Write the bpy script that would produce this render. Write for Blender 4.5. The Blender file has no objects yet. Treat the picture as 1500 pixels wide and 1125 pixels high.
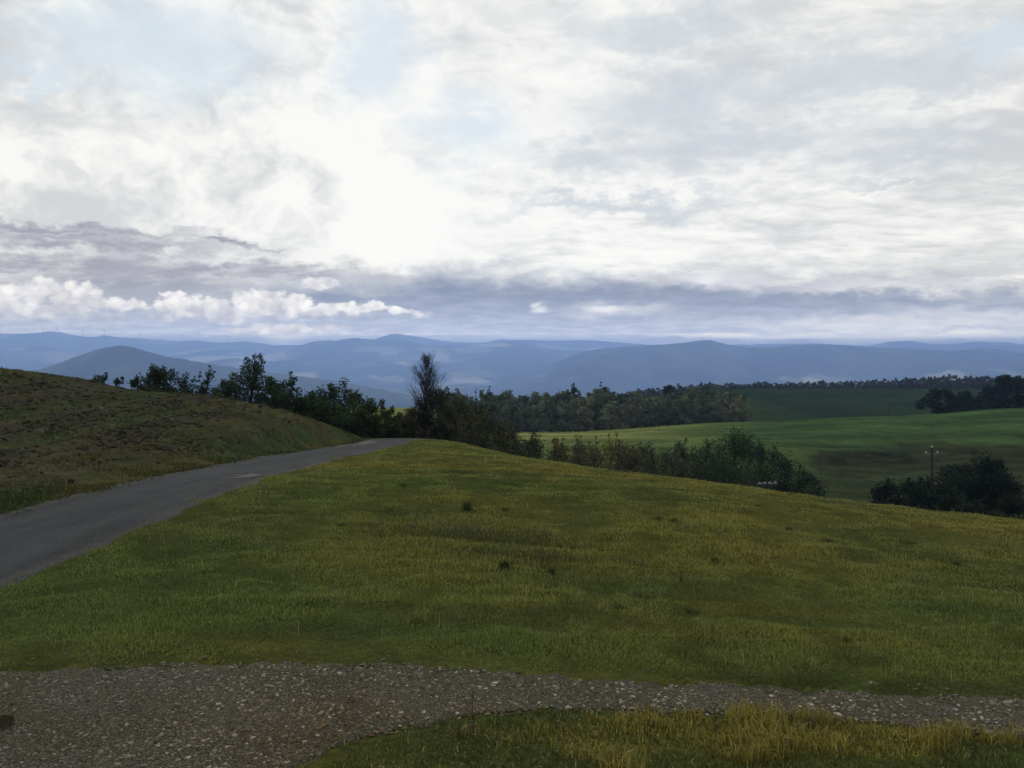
import bpy, bmesh, math, random
import numpy as np
from mathutils import Vector

rng = np.random.default_rng(11)
random.seed(11)
F = 1200.0          # focal length in pixels of the 1500 px wide photograph
HX, HY = 750.0, 520.0   # column and row of the horizon point straight ahead
# The eye stands at the origin; the land lies below it (negative z). Metres.

# ------------------------------------------------------------------ noise
def _hash(ix, iy, seed):
    h = (ix.astype(np.int64) * 374761393 + iy.astype(np.int64) * 668265263 + seed * 1274126177) & 0xFFFFFFFF
    h = ((h ^ (h >> 13)) * 1274126177) & 0xFFFFFFFF
    return ((h ^ (h >> 16)) & 0xFFFF) / 65535.0

def vnoise(x, y, seed=0):
    x = np.asarray(x, float); y = np.asarray(y, float)
    ix = np.floor(x); iy = np.floor(y)
    fx = x - ix; fy = y - iy
    fx = fx * fx * (3 - 2 * fx); fy = fy * fy * (3 - 2 * fy)
    a = _hash(ix, iy, seed); b = _hash(ix + 1, iy, seed)
    c = _hash(ix, iy + 1, seed); d = _hash(ix + 1, iy + 1, seed)
    return (a * (1 - fx) + b * fx) * (1 - fy) + (c * (1 - fx) + d * fx) * fy

def fbm(x, y, seed=0, octv=4, gain=0.5):
    s = 0; a = 1; t = 0
    for k in range(octv):
        s = s + a * vnoise(np.asarray(x) * 2 ** k + 17.3 * k, np.asarray(y) * 2 ** k - 9.1 * k, seed + k)
        t += a; a *= gain
    return s / t          # 0..1

def sstep(a, b, x):
    t = np.clip((np.asarray(x, float) - a) / (b - a), 0, 1)
    return t * t * (3 - 2 * t)

def pchip(xs, ys):
    xs = np.asarray(xs, float); ys = np.asarray(ys, float)
    h = np.diff(xs); d = np.diff(ys) / h
    m = np.zeros_like(xs)
    for i in range(1, len(xs) - 1):
        if d[i - 1] * d[i] > 0:
            w1 = 2 * h[i] + h[i - 1]; w2 = h[i] + 2 * h[i - 1]
            m[i] = (w1 + w2) / (w1 / d[i - 1] + w2 / d[i])
    m[0] = d[0]; m[-1] = d[-1]
    def f(x):
        x = np.clip(np.asarray(x, float), xs[0], xs[-1])
        i = np.clip(np.searchsorted(xs, x) - 1, 0, len(h) - 1)
        t = (x - xs[i]) / h[i]
        return ((1 + 2 * t) * (1 - t) ** 2 * ys[i] + t * (1 - t) ** 2 * h[i] * m[i]
                + t * t * (3 - 2 * t) * ys[i + 1] + t * t * (t - 1) * h[i] * m[i + 1])
    return f

# ------------------------------------------------------------------ the land
road_z = pchip([-60, 0, 5, 9.5, 11.3, 15, 20, 25, 31, 38, 46, 54, 60, 70, 90, 120, 400, 3000, 26000],
               [-2.3, -2.52, -2.60, -2.77, -2.81, -2.88, -3.05, -3.4, -3.83, -4.40, -4.98, -5.48, -6.3, -8.6, -14, -22, -90, -520, -1100])
crest_y = pchip([-30, -9, -4.6, 1.7, 6.25, 9.75, 13.75, 20, 40], [58, 55, 53, 41, 31.5, 26, 22, 18, 14])
bank_d = pchip([0, 0.4, 1.6, 3.7, 7.6, 11.3, 15, 18.7, 25, 60], [0, .12, 1.4, 2.15, 2.80, 3.12, 3.85, 4.35, 4.9, 6])
bank_g = pchip([-50, 8, 15, 20, 30, 38, 46, 60], [.03, .03, .06, .16, .5, .8, 1.0, 1.08])

COLS = [-400, 200, 600, 800, 1100, 1300, 1500, 2100]
def row(Y, r): return -(r - HY) / F * Y
_far = {}
def _mk(px, pts):
    Ys = [-50, 40] + [p[0] for p in pts] + [900, 1400, 2600, 6000, 32000]
    zs = [pts[0][1] + 1, pts[0][1] + .5] + [p[1] for p in pts] + [-60, -120, -240, -400, -415]
    _far[px] = pchip(np.log(np.array(Ys) + 60), zs)
_mk(-400, [(110, -26), (240, -27), (400, -33), (640, -40)])
_mk(200, [(110, -24), (240, -26), (400, -33), (640, -40)])
_mk(600, [(110, -21), (150, -23), (240, -24), (300, -28), (400, -31), (500, row(500, 598)), (640, -46)])
_mk(800, [(110, -20), (150, -21.5), (225, row(225, 637)), (265, -25), (330, -28.5), (400, -32), (640, -40)])
_mk(1100, [(110, -20), (150, row(150, 700)), (195, row(195, 652)), (240, row(240, 621)), (290, -24), (400, row(400, 617)), (520, row(520, 588)), (640, row(640, 569.5)), (720, -28)])
_mk(1300, [(110, -20), (150, row(150, 712)), (195, row(195, 652)), (240, row(240, 612)), (290, -22.5), (400, -31), (520, row(520, 588)), (640, row(640, 570)), (720, -28)])
_mk(1500, [(90, -17.8), (110, -20), (150, row(150, 698)), (195, row(195, 642)), (245, row(245, 600)), (300, -20), (400, -29), (520, -28.6), (640, row(640, 571)), (720, -28)])
_mk(2100, [(110, -20), (150, -20), (245, -12), (300, -14), (400, -22), (640, -24)])

def far_z(x, y):
    r = np.sqrt(x * x + y * y)
    px = HX + F * x / np.maximum(y, 0.5 * r + 1)
    Y = np.maximum(y, 0.4 * r)
    lY = np.log(np.maximum(Y, 0) + 60)
    vals = [_far[c](lY) for c in COLS]
    px = np.clip(px, COLS[0], COLS[-1])
    out = np.zeros_like(lY)
    i = np.clip(np.searchsorted(COLS, px) - 1, 0, len(COLS) - 2)
    for k in range(len(COLS) - 1):
        t = np.clip((px - COLS[k]) / (COLS[k + 1] - COLS[k]), 0, 1)
        t = t * t * (3 - 2 * t)
        v = vals[k] * (1 - t) + vals[k + 1] * t
        out = np.where(i == k, v, out)
    return out

def softplus(x, w): return w * np.logaddexp(0, x / w)

def near_z(x, y):
    z = road_z(y)
    d = np.maximum(0, x + 5.0)
    z = z - 0.050 * softplus(x + 4.0, 0.8) * sstep(-4, 12, y)
    # the meadow rolls over a crest into the valley
    w = 5.0
    z = z - 0.17 * softplus(y - crest_y(x) - 2.5, w) * sstep(-9, 2, x)
    # ploughed bank beside the road
    dl = -9.35 - x
    hb = bank_d(np.maximum(dl, 0)) * bank_g(y)
    ridge = 47.0
    z = z + np.where(dl > 0, hb - 0.30 * softplus(y - ridge, 1.6) * sstep(0, 3, dl), 0)
    fur = sstep(2.2, 4.0, dl) * (1 - sstep(44, 48, y)) * sstep(6, 12, y)
    z = z + .055 * fur * np.sin(6.283 * (dl / 1.05 + .5 * fbm(x * .08, y * .05, 63, 2))) * (.5 + fbm(x * .4, y * .25, 67, 2))
    # ditch lip between the road and the meadow
    return z

def ground_z(x, y):
    x = np.asarray(x, float); y = np.asarray(y, float)
    n = near_z(x, y); f = far_z(x, y)
    k = 1.2
    z = k * np.logaddexp(n / k, f / k)
    r = np.sqrt(x * x + y * y)
    z = z + (fbm(x * .9, y * .9, 5, 3) - .5) * .05 * sstep(4, 9, r) * (1 - sstep(150, 400, r))
    hum = (fbm(x * 1.9, y * 1.5, 55, 3) - .5) * .10 * sstep(7.5, 11, r) * (1 - sstep(60, 90, r)) * sstep(-5.9, -4.8, x)
    led = (fbm(x * .45 + .2 * y, y * 1.9 - .12 * x, 57, 3) - .5) * .13 * sstep(7.5, 10, r) * (1 - sstep(26, 45, r)) * sstep(-5.9, -4.4, x)
    z = z + hum + led
    z = z + (fbm(x * .12, y * .12, 9, 3) - .5) * .22 * sstep(6, 16, r) * (1 - sstep(-11, -5.2, x) * (1 - sstep(-5.2, -1, x))) * (1 - sstep(300, 600, r))
    z = z + (fbm(x * .006, y * .006, 21, 3) - .5) * 30 * sstep(900, 2500, r)
    return z

def proj(x, y, z):
    return HX + F * x / y, HY - F * z / y

_YS = np.exp(np.linspace(math.log(2.2), math.log(900), 1600))
def on_ground(px, r, ymin=0, ymax=1e9):
    """where the sight line through column px, row r meets the land"""
    s = (px - HX) / F; t = -(r - HY) / F
    Ys = _YS[(_YS > ymin) & (_YS < ymax)]
    g = ground_z(s * Ys, Ys) - t * Ys
    k = np.argmax(g >= 0)
    if g[k] < 0: return None
    if k > 0:
        a, b = Ys[k - 1], Ys[k]; ga, gb = g[k - 1], g[k]
        Y = a + (b - a) * (-ga) / (gb - ga)
    else: Y = Ys[k]
    return (s * Y, Y, float(ground_z(np.array([s * Y]), np.array([Y]))[0]))

def gz1(x, y): return float(ground_z(np.array([x]), np.array([y]))[0])
# ------------------------------------------------------------------ scene basics
sc = bpy.context.scene
col = sc.collection

def tag(o, label=None, cat=None, group=None, kind=None):
    if label: o['label'] = label
    if cat: o['category'] = cat
    if group: o['group'] = group
    if kind: o['kind'] = kind
    return o

def empty(name, loc, rz=0.0):
    o = bpy.data.objects.new(name, None); col.objects.link(o)
    o.empty_display_size = 0.3
    o.location = loc; o.rotation_euler = (0, 0, rz)
    return o

def mesh_obj(name, V, faces=None, mat=None, parent=None, quads=None, tris=None, colors=None, smooth=False, loc=None, edata=None):
    """one mesh object from numpy arrays: quads (n,4) and / or tris (n,3)"""
    me = edata or bpy.data.meshes.new(name)
    if edata is None:
        V = np.asarray(V, np.float32)
        if faces is not None:
            me.from_pydata([tuple(v) for v in V], [], faces)
        else:
            q = np.zeros((0, 4), np.int32) if quads is None else np.asarray(quads, np.int32)
            t = np.zeros((0, 3), np.int32) if tris is None else np.asarray(tris, np.int32)
            me.vertices.add(len(V)); me.vertices.foreach_set('co', V.ravel())
            me.loops.add(q.size + t.size)
            me.loops.foreach_set('vertex_index', np.concatenate([q.ravel(), t.ravel()]))
            me.polygons.add(len(q) + len(t))
            st = np.concatenate([np.arange(len(q)) * 4, q.size + np.arange(len(t)) * 3]).astype(np.int32)
            me.polygons.foreach_set('loop_start', st)
            me.update(calc_edges=True)
        if colors is not None:
            ca = me.color_attributes.new('Col', 'FLOAT_COLOR', 'POINT')
            c4 = np.ones((len(me.vertices), 4), np.float32); c4[:, :3] = colors
            ca.data.foreach_set('color', c4.ravel())
        me.polygons.foreach_set('use_smooth', np.full(len(me.polygons), bool(smooth)))
        if mat: me.materials.append(mat)
    o = bpy.data.objects.new(name, me); col.objects.link(o)
    if parent is not None: o.parent = parent
    if loc is not None: o.location = loc
    return o

def copy_tree(o, parent=None):
    c = o.copy(); col.objects.link(c)
    if parent is not None: c.parent = parent
    for ch in [k for k in bpy.data.objects if k.parent == o]:
        copy_tree(ch, c)
    return c

# ------------------------------------------------------------------ materials
class NT:
    """short-hand for building node trees"""
    def __init__(self, tree): self.t = tree
    def n(self, typ, **kw):
        nd = self.t.nodes.new(typ)
        for k, v in kw.items(): setattr(nd, k, v)
        return nd
    def put(self, sock, v):
        if v is None: return
        if isinstance(v, bpy.types.NodeSocket): self.t.links.new(v, sock)
        else:
            try: sock.default_value = v
            except Exception: sock.default_value = (*v, 1.0)
    def math(self, op, a, b=None, c=None, clamp=False):
        nd = self.n('ShaderNodeMath', operation=op, use_clamp=clamp)
        self.put(nd.inputs[0], a); self.put(nd.inputs[1], b); self.put(nd.inputs[2], c)
        return nd.outputs[0]
    def vmath(self, op, a, b=None, c=None):
        nd = self.n('ShaderNodeVectorMath', operation=op)
        self.put(nd.inputs[0], a); self.put(nd.inputs[1], b)
        if c is not None: self.put(nd.inputs[2], c)
        return nd.outputs['Value'] if op in ('LENGTH', 'DOT_PRODUCT', 'DISTANCE') else nd.outputs[0]
    def noise(self, vec, scale, detail=4, rough=.55, dist=0, color=False):
        nd = self.n('ShaderNodeTexNoise'); self.put(nd.inputs['Vector'], vec)
        self.put(nd.inputs['Scale'], scale); self.put(nd.inputs['Detail'], detail)
        self.put(nd.inputs['Roughness'], rough); self.put(nd.inputs['Distortion'], dist)
        return nd.outputs['Color'] if color else nd.outputs['Fac']
    def ramp(self, v, a, b, lo=0.0, hi=1.0, smooth=True):
        nd = self.n('ShaderNodeMapRange', interpolation_type='SMOOTHSTEP' if smooth else 'LINEAR')
        self.put(nd.inputs['Value'], v); self.put(nd.inputs['From Min'], a); self.put(nd.inputs['From Max'], b)
        self.put(nd.inputs['To Min'], lo); self.put(nd.inputs['To Max'], hi)
        return nd.outputs['Result']
    def mix(self, f, a, b, blend='MIX'):
        nd = self.n('ShaderNodeMix', data_type='RGBA', blend_type=blend)
        self.put(nd.inputs[0], f); self.put(nd.inputs[6], a); self.put(nd.inputs[7], b)
        return nd.outputs[2]

def new_mat(name):
    m = bpy.data.materials.new(name); m.use_nodes = True
    m.node_tree.nodes.clear()
    k = NT(m.node_tree)
    out = k.n('ShaderNodeOutputMaterial')
    return m, k, out

def solid(name, color, rough=.7, spec=.3, metal=0, var=.25, scale=8, bump=0.0):
    m, k, out = new_mat(name)
    tc = k.n('ShaderNodeTexCoord').outputs['Object']
    nz = k.noise(tc, scale, 5, .6)
    c = k.mix(nz, tuple(v * (1 - var) for v in color), tuple(min(1, v * (1 + var)) for v in color))
    b = k.n('ShaderNodeBsdfPrincipled')
    k.put(b.inputs['Base Color'], c); b.inputs['Roughness'].default_value = rough
    b.inputs['Specular IOR Level'].default_value = spec; b.inputs['Metallic'].default_value = metal
    if bump:
        bm = k.n('ShaderNodeBump'); bm.inputs['Strength'].default_value = bump
        k.put(bm.inputs['Height'], nz); k.put(b.inputs['Normal'], bm.outputs[0])
    k.put(out.inputs[0], b.outputs[0])
    return m

def leafy(name, transl=.3, tint=(1, 1, 1), vary=.25, gloss=0.0):
    """leaves or blades: colour attribute, a little varied from plant to plant, light passing through"""
    m, k, out = new_mat(name)
    at = k.n('ShaderNodeAttribute', attribute_name='Col').outputs['Color']
    oi = k.n('ShaderNodeObjectInfo').outputs['Random']
    v = k.ramp(oi, 0, 1, 1 - vary, 1 + vary, False)
    c = k.vmath('MULTIPLY', at, tint)
    nd = k.n('ShaderNodeVectorMath', operation='SCALE'); k.put(nd.inputs[0], c); k.put(nd.inputs['Scale'], v)
    c = nd.outputs[0]
    d = k.n('ShaderNodeBsdfDiffuse'); k.put(d.inputs['Color'], c)
    t = k.n('ShaderNodeBsdfTranslucent')
    k.put(t.inputs['Color'], k.vmath('MULTIPLY', c, (1.25, 1.15, .6)))
    mx = k.n('ShaderNodeMixShader'); k.put(mx.inputs[0], transl)
    k.put(mx.inputs[1], d.outputs[0]); k.put(mx.inputs[2], t.outputs[0])
    res = mx.outputs[0]
    if gloss:
        g = k.n('ShaderNodeBsdfGlossy'); g.inputs['Roughness'].default_value = .45
        m2 = k.n('ShaderNodeMixShader'); k.put(m2.inputs[0], gloss)
        k.put(m2.inputs[1], res); k.put(m2.inputs[2], g.outputs[0]); res = m2.outputs[0]
    k.put(out.inputs[0], res)
    return m

def attr_ground(name, nscales=((3.0, .35), (25.0, .3)), bump=.4, bscale=30, rough=.95):
    """ground: colour attribute broken up by procedural noise"""
    m, k, out = new_mat(name)
    at = k.n('ShaderNodeAttribute', attribute_name='Col').outputs['Color']
    pos = k.n('ShaderNodeNewGeometry').outputs['Position']
    c = at
    for s, a in nscales:
        nz = k.noise(pos, s, 4, .6)
        v = k.ramp(nz, .25, .75, 1 - a, 1 + a, False)
        nd = k.n('ShaderNodeVectorMath', operation='SCALE'); k.put(nd.inputs[0], c); k.put(nd.inputs['Scale'], v)
        c = nd.outputs[0]
    b = k.n('ShaderNodeBsdfDiffuse'); k.put(b.inputs['Color'], c); b.inputs['Roughness'].default_value = .6
    if bump:
        bm = k.n('ShaderNodeBump'); bm.inputs['Strength'].default_value = bump; bm.inputs['Distance'].default_value = .05
        k.put(bm.inputs['Height'], k.noise(pos, bscale, 4, .65)); k.put(b.inputs['Normal'], bm.outputs[0])
    k.put(out.inputs[0], b.outputs[0])
    return m

# ------------------------------------------------------------------ small mesh builders
class MB:
    def __init__(self): self.V = []; self.Fc = []
    def add(self, V, Fc):
        o = len(self.V); self.V += [tuple(v) for v in V]; self.Fc += [tuple(i + o for i in f) for f in Fc]
    def tube(self, pts, rad, sides=6, cap=True):
        pts = [Vector(p) for p in pts]; n = len(pts)
        V = []; Fc = []
        ref = Vector((0.37, 0.81, 0.11))
        for i, p in enumerate(pts):
            d = (pts[min(i + 1, n - 1)] - pts[max(i - 1, 0)])
            if d.length < 1e-9: d = Vector((0, 0, 1))
            d.normalize()
            a = d.cross(ref)
            if a.length < 1e-3: a = d.cross(Vector((1, 0, 0)))
            a.normalize(); b = d.cross(a)
            for s in range(sides):
                th = 2 * math.pi * s / sides
                V.append(p + (a * math.cos(th) + b * math.sin(th)) * rad[i])
        for i in range(n - 1):
            for s in range(sides):
                Fc.append((i * sides + s, i * sides + (s + 1) % sides, (i + 1) * sides + (s + 1) % sides, (i + 1) * sides + s))
        if cap:
            Fc.append(tuple(range(sides))[::-1]); Fc.append(tuple((n - 1) * sides + s for s in range(sides)))
        self.add(V, Fc)
    def box(self, c, s, rot=None):
        V = []
        for x in (-1, 1):
            for y in (-1, 1):
                for z in (-1, 1):
                    v = Vector((x * s[0] / 2, y * s[1] / 2, z * s[2] / 2))
                    if rot: v = rot @ v
                    V.append(v + Vector(c))
        self.add(V, [(0, 1, 3, 2), (4, 6, 7, 5), (0, 4, 5, 1), (2, 3, 7, 6), (0, 2, 6, 4), (1, 5, 7, 3)])
    def build(self, name, mat, parent=None, smooth=False, loc=None):
        return mesh_obj(name, self.V, self.Fc, mat, parent, smooth=smooth, loc=loc)
# ------------------------------------------------------------------ sky, sun, air, camera
SUN_EL, SUN_AZ = 40.0, -3.0
def make_world():
    w = bpy.data.worlds.new('World'); sc.world = w; w.use_nodes = True
    w.node_tree.nodes.clear()
    k = NT(w.node_tree)
    out = k.n('ShaderNodeOutputWorld')
    D = k.n('ShaderNodeTexCoord').outputs['Generated']
    sp = k.n('ShaderNodeSeparateXYZ'); k.put(sp.inputs[0], D)
    az = k.math('ARCTAN2', sp.outputs[0], sp.outputs[1])
    el = k.math('ARCSINE', sp.outputs[2])
    cb = k.n('ShaderNodeCombineXYZ'); k.put(cb.inputs[0], az); k.put(cb.inputs[1], el)
    P = cb.outputs[0]
    # billow noises, flattened towards the horizon as cloud layers are
    Ds = k.vmath('MULTIPLY', D, (1, 1, 1.9))
    w1 = k.noise(Ds, 6.0, 3, .55, color=True)
    w2 = k.noise(Ds, 21.0, 7, .66, color=True)
    def warp(a1, a2):
        v = k.vmath('MULTIPLY_ADD', k.vmath('SUBTRACT', w1, (.5, .5, .5)), (a1, a1 * .6, 0), P)
        return k.vmath('MULTIPLY_ADD', k.vmath('SUBTRACT', w2, (.5, .5, .5)), (a2, a2 * .75, 0), v)
    Pa = warp(.13, .15)       # broad soft masses
    Pb = warp(.018, .050)     # crisp heaped clouds
    def c_of(px, r):
        a = math.atan((px - HX) / F); return a, math.atan((HY - r) / F * math.cos(a))
    def union(Pv, blobs):
        res = None
        for px, r, rx, ry in blobs:
            a, e = c_of(px, r); ra, re = rx / F, ry / F
            v = k.vmath('MULTIPLY_ADD', Pv, (1 / ra, 1 / re, 1), (-a / ra, -e / re, 0))
            L = k.vmath('LENGTH', v)
            res = L if res is None else k.math('MINIMUM', res, L)
        return res
    # cloud deck seen from below: plane coordinates give it perspective
    zc = k.math('ADD', k.math('MAXIMUM', sp.outputs[2], 0.0), .16)
    Q = k.vmath('DIVIDE', D, None); k.put(Q.node.inputs[1], zc)
    Qw = k.vmath('MULTIPLY_ADD', k.vmath('SUBTRACT', w1, (.5, .5, .5)), (.35, .35, 0), Q)
    n_deck = k.noise(k.vmath('MULTIPLY', Qw, (1, 1, 0)), 1.6, 7, .64)
    n_fine = k.noise(k.vmath('MULTIPLY', Qw, (1, 1.4, 0)), 5.0, 6, .66)
    light = k.math('ADD', k.math('MULTIPLY', n_deck, .6), k.math('MULTIPLY', n_fine, .4))
    # heaped, billowing deck to the north-west, smoother layers to the north-east
    bil = k.noise(k.vmath('MULTIPLY_ADD', k.vmath('SUBTRACT', w1, (.5, .5, .5)), (.10, .10, .10), k.vmath('MULTIPLY', D, (1, 1, 1.3))), 8.5, 7, .62)
    light = k.mix(k.ramp(az, .12, -.25), light, bil)
    glow = k.ramp(union(warp(.10, .0), [(640, 240, 430, 190)]), 1.7, .1)
    tone = k.math('ADD', light, k.math('MULTIPLY', glow, .115))
    deck = k.mix(k.ramp(tone, .40, .63), (.62, .635, .635), (.925, .92, .868))
    # clear pale gaps
    sky = k.n('ShaderNodeTexSky', sky_type='NISHITA', sun_disc=False)
    sky.sun_elevation = math.radians(SUN_EL); sky.sun_rotation = math.radians(SUN_AZ)
    sky.air_density = 1.0; sky.dust_density = 1.5; sky.ozone_density = 1.5; sky.altitude = 300
    gaps = union(Pa, [(255, 75, 115, 52), (120, 45, 70, 40), (545, 80, 55, 55), (690, 190, 60, 45), (1420, 60, 60, 25), (60, 95, 45, 18)])
    gap = k.math('MULTIPLY', k.ramp(gaps, 1.8, .1), .85)
    deck = k.mix(gap, deck, (.66, .745, .79))
    # thin grey veils on one side
    veil = union(Pa, [(1000, 150, 150, 45), (1200, 120, 170, 36), (1090, 215, 190, 32), (1330, 225, 120, 26), (860, 230, 90, 26), (1330, 120, 130, 26), (960, 50, 110, 28), (1290, 282, 70, 9), (900, 300, 160, 14)])
    deck = k.mix(k.math('MULTIPLY', k.ramp(veil, 1.8, .1), .8), deck, (.555, .60, .64))
    # long streaks on the other side
    streak = union(warp(.07, .075), [(60, 335, 190, 7), (120, 356, 190, 10), (340, 357, 70, 6), (40, 388, 260, 16), (330, 396, 240, 14), (190, 414, 190, 18)])
    deck = k.mix(k.math('MULTIPLY', k.ramp(streak, 1.9, .1), k.ramp(n_fine, .30, .58, .55, 1.0)), deck, (.34, .345, .395))
    # the blue-grey bank low down
    def edge(pts, soft=.0):
        # height of the top of the bank against azimuth
        res = None
        rp = k.n('ShaderNodeValToRGB'); rp.color_ramp.interpolation = 'EASE'
        els = rp.color_ramp.elements
        for i, (px, r) in enumerate(pts):
            a, e = c_of(px, r)
            e_ = els[i] if i < 2 else els.new(0.5)
            e_.position = (a + 1.0) / 2.0
            e_.color = (e / .3, e / .3, e / .3, 1)
        k.put(rp.inputs[0], k.math('MULTIPLY_ADD', az, .5, .5))
        return k.math('MULTIPLY', rp.outputs[0], .3)
    sa = k.n('ShaderNodeSeparateXYZ'); k.put(sa.inputs[0], warp(.06, .07))
    top = edge([(-200, 425), (300, 425), (520, 405), (640, 392), (830, 378), (960, 388), (1040, 415), (1200, 418), (1420, 412), (1700, 405)])
    below = k.math('SUBTRACT', top, sa.outputs[1])
    bank = k.ramp(below, -.016, .028)
    bankcol = k.mix(k.ramp(el, .015, .085), (.40, .465, .60), (.225, .27, .365))
    bankcol = k.mix(k.ramp(n_fine, .35, .7), bankcol, k.vmath('MULTIPLY', bankcol, (1.3, 1.27, 1.2)))
    res = k.mix(bank, deck, bankcol)
    # pale rents in the bank
    rents = union(warp(.06, .06), [(1270, 424, 120, 6), (1050, 412, 60, 9), (900, 458, 60, 10), (1300, 472, 200, 10), (1460, 458, 110, 9), (1400, 487, 180, 5), (1440, 496, 160, 4)])
    res = k.mix(k.math('MULTIPLY', k.ramp(rents, 1.8, .1), .42), res, (.90, .88, .86))
    puff = union(warp(.004, .018), [(783, 447, 7, 4), (790, 454, 11, 5), (883, 453, 22, 4), (1035, 410, 18, 7)])
    res = k.mix(k.math('MULTIPLY', k.ramp(puff, 1.7, .2), .6), res, (.86, .86, .87))
    low = union(warp(.02, .02), [(1120, 495, 120, 4), (1330, 493, 190, 5), (420, 497, 25, 5)])
    res = k.mix(k.math('MULTIPLY', k.ramp(low, 1.6, .3), .75), res, (.84, .83, .82))
    # heaped clouds along the far hills
    heaps = union(Pb, [(-10, 436, 34, 22), (52, 424, 27, 20), (112, 436, 44, 20), (165, 445, 40, 13), (60, 455, 90, 14),
                       (255, 446, 34, 14), (310, 448, 50, 15), (380, 447, 48, 20), (430, 446, 40, 18), (470, 456, 60, 10), (350, 461, 120, 7),
                       (470, 414, 32, 10), (515, 455, 36, 11), (545, 447, 17, 15), (590, 453, 38, 8),
                       (430, 486, 75, 8), (370, 482, 30, 5)])
    vb = k.n('ShaderNodeTexVoronoi', feature='F1'); k.put(vb.inputs['Vector'], k.vmath('MULTIPLY_ADD', k.vmath('SUBTRACT', w2, (.5, .5, .5)), (.03, .03, .03), D)); vb.inputs['Scale'].default_value = 75
    bulge = vb.outputs['Distance']
    heaps = k.math('MULTIPLY_ADD', k.math('SUBTRACT', bulge, .42), .62, heaps)
    crisp = k.ramp(el, c_of(400, 468)[1], c_of(400, 448)[1])
    heap = k.mix(crisp, k.math('MULTIPLY', k.ramp(heaps, 1.7, .3), .8), k.ramp(heaps, 1.06, .70))
    # underside greyer, lit heads
    below_h = k.noise(k.vmath('MULTIPLY_ADD', D, (1, 1, 1.6), (0, 0, .02)), 30.0, 5, .62)
    hcol = k.mix(k.math('ADD', k.math('MULTIPLY', k.ramp(below_h, .36, .64), .6), k.ramp(bulge, .75, .15, 0, .4)), (.55, .55, .58), (.93, .915, .88))
    hcol = k.mix(k.ramp(el, .038, .062), k.vmath('MULTIPLY', hcol, (.88, .89, .93)), hcol)
    res = k.mix(heap, res, hcol)
    # lower heavens and the part never seen
    up = k.ramp(sp.outputs[2], -.05, .0)
    res = k.mix(up, (.12, .14, .13), res)
    # far clouds stand beyond the hazy air: what is seen of them is what the air lets through
    T = k.math('EXPONENT', k.math('DIVIDE', -AIR_TAU, k.math('MAXIMUM', sp.outputs[2], .022)))
    oneT = k.math('SUBTRACT', 1.0, T)
    nd = k.n('ShaderNodeVectorMath', operation='SCALE'); nd.inputs[0].default_value = AIR_GLOW; k.put(nd.inputs['Scale'], oneT)
    v = k.vmath('MAXIMUM', k.vmath('SUBTRACT', res, nd.outputs[0]), (.02, .02, .02))
    nd = k.n('ShaderNodeVectorMath', operation='SCALE'); k.put(nd.inputs[0], v); k.put(nd.inputs['Scale'], k.math('DIVIDE', 1.0, k.math('MAXIMUM', T, .09)))
    bg = k.n('ShaderNodeBackground'); k.put(bg.inputs[0], nd.outputs[0]); bg.inputs[1].default_value = SKY_GAIN
    bg2 = k.n('ShaderNodeBackground'); k.put(bg2.inputs[0], sky.outputs[0]); bg2.inputs[1].default_value = .1
    ms = k.n('ShaderNodeMixShader'); k.put(ms.inputs[0], k.math('MULTIPLY_ADD', gap, -.10, 1.0))
    k.put(ms.inputs[1], bg2.outputs[0]); k.put(ms.inputs[2], bg.outputs[0])
    k.put(out.inputs[0], ms.outputs[0])
SKY_GAIN = 1.0
AIR_TAU = 500 / 8300; AIR_GLOW = (.175, .285, .50)
make_world()

sd = bpy.data.lights.new('sun', 'SUN'); sd.energy = 1.3; sd.angle = math.radians(12); sd.color = (1, .95, .87)
so = bpy.data.objects.new('sun', sd); col.objects.link(so)
ea, aa = math.radians(SUN_EL), math.radians(SUN_AZ)
so.rotation_euler = Vector((-math.sin(aa) * math.cos(ea), -math.cos(aa) * math.cos(ea), -math.sin(ea))).to_track_quat('-Z', 'Y').to_euler()
so.location = (0, 0, 60)

cd = bpy.data.cameras.new('camera'); co = bpy.data.objects.new('camera', cd); col.objects.link(co)
cd.sensor_fit = 'HORIZONTAL'; cd.sensor_width = 36; cd.lens = 36 * F / 1500
cd.shift_y = -(562.5 - HY) / 1500
cd.clip_start = .05; cd.clip_end = 60000
co.location = (0, 0, 0); co.rotation_euler = (math.pi / 2, 0, 0)
sc.camera = co

# one closed box of air round everything
HZ = MB(); HZ.box((0, 0, 30), (54000, 54000, 940))
m, k, out = new_mat('haze')
pv = k.n('ShaderNodeVolumePrincipled')
pv.inputs['Color'].default_value = (.36, .545, 1.0, 1)
pv.inputs['Density'].default_value = HAZE_DENSITY if 'HAZE_DENSITY' in globals() else 1 / 8300
pv.inputs['Anisotropy'].default_value = 0.5
k.put(out.inputs['Volume'], pv.outputs[0])
hz = HZ.build('haze', m)
tag(hz, 'pale blue haze filling the air over the valley', 'haze', kind='stuff')

sc.view_settings.view_transform = 'Standard'; sc.view_settings.look = 'None'
sc.view_settings.exposure = 0; sc.view_settings.gamma = 1
try: sc.view_settings.use_curve_mapping = False
except Exception: pass
cy = sc.cycles
cy.use_denoising = True
cy.max_bounces = 6; cy.diffuse_bounces = 2; cy.glossy_bounces = 2; cy.transmission_bounces = 3; cy.volume_bounces = 1
cy.transparent_max_bounces = 6
cy.caustics_reflective = False; cy.caustics_refractive = False
# ------------------------------------------------------------------ colours of the land (true surface colours)
GREEN = np.array([.058, .074, .022]); YELLOW = np.array([.088, .086, .025]); DEEP = np.array([.036, .055, .020])
SOIL = np.array([.042, .041, .029]); STRAW = np.array([.070, .064, .036])
def lerp(a, b, t): return a + (b - a) * np.asarray(t)[..., None]

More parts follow.
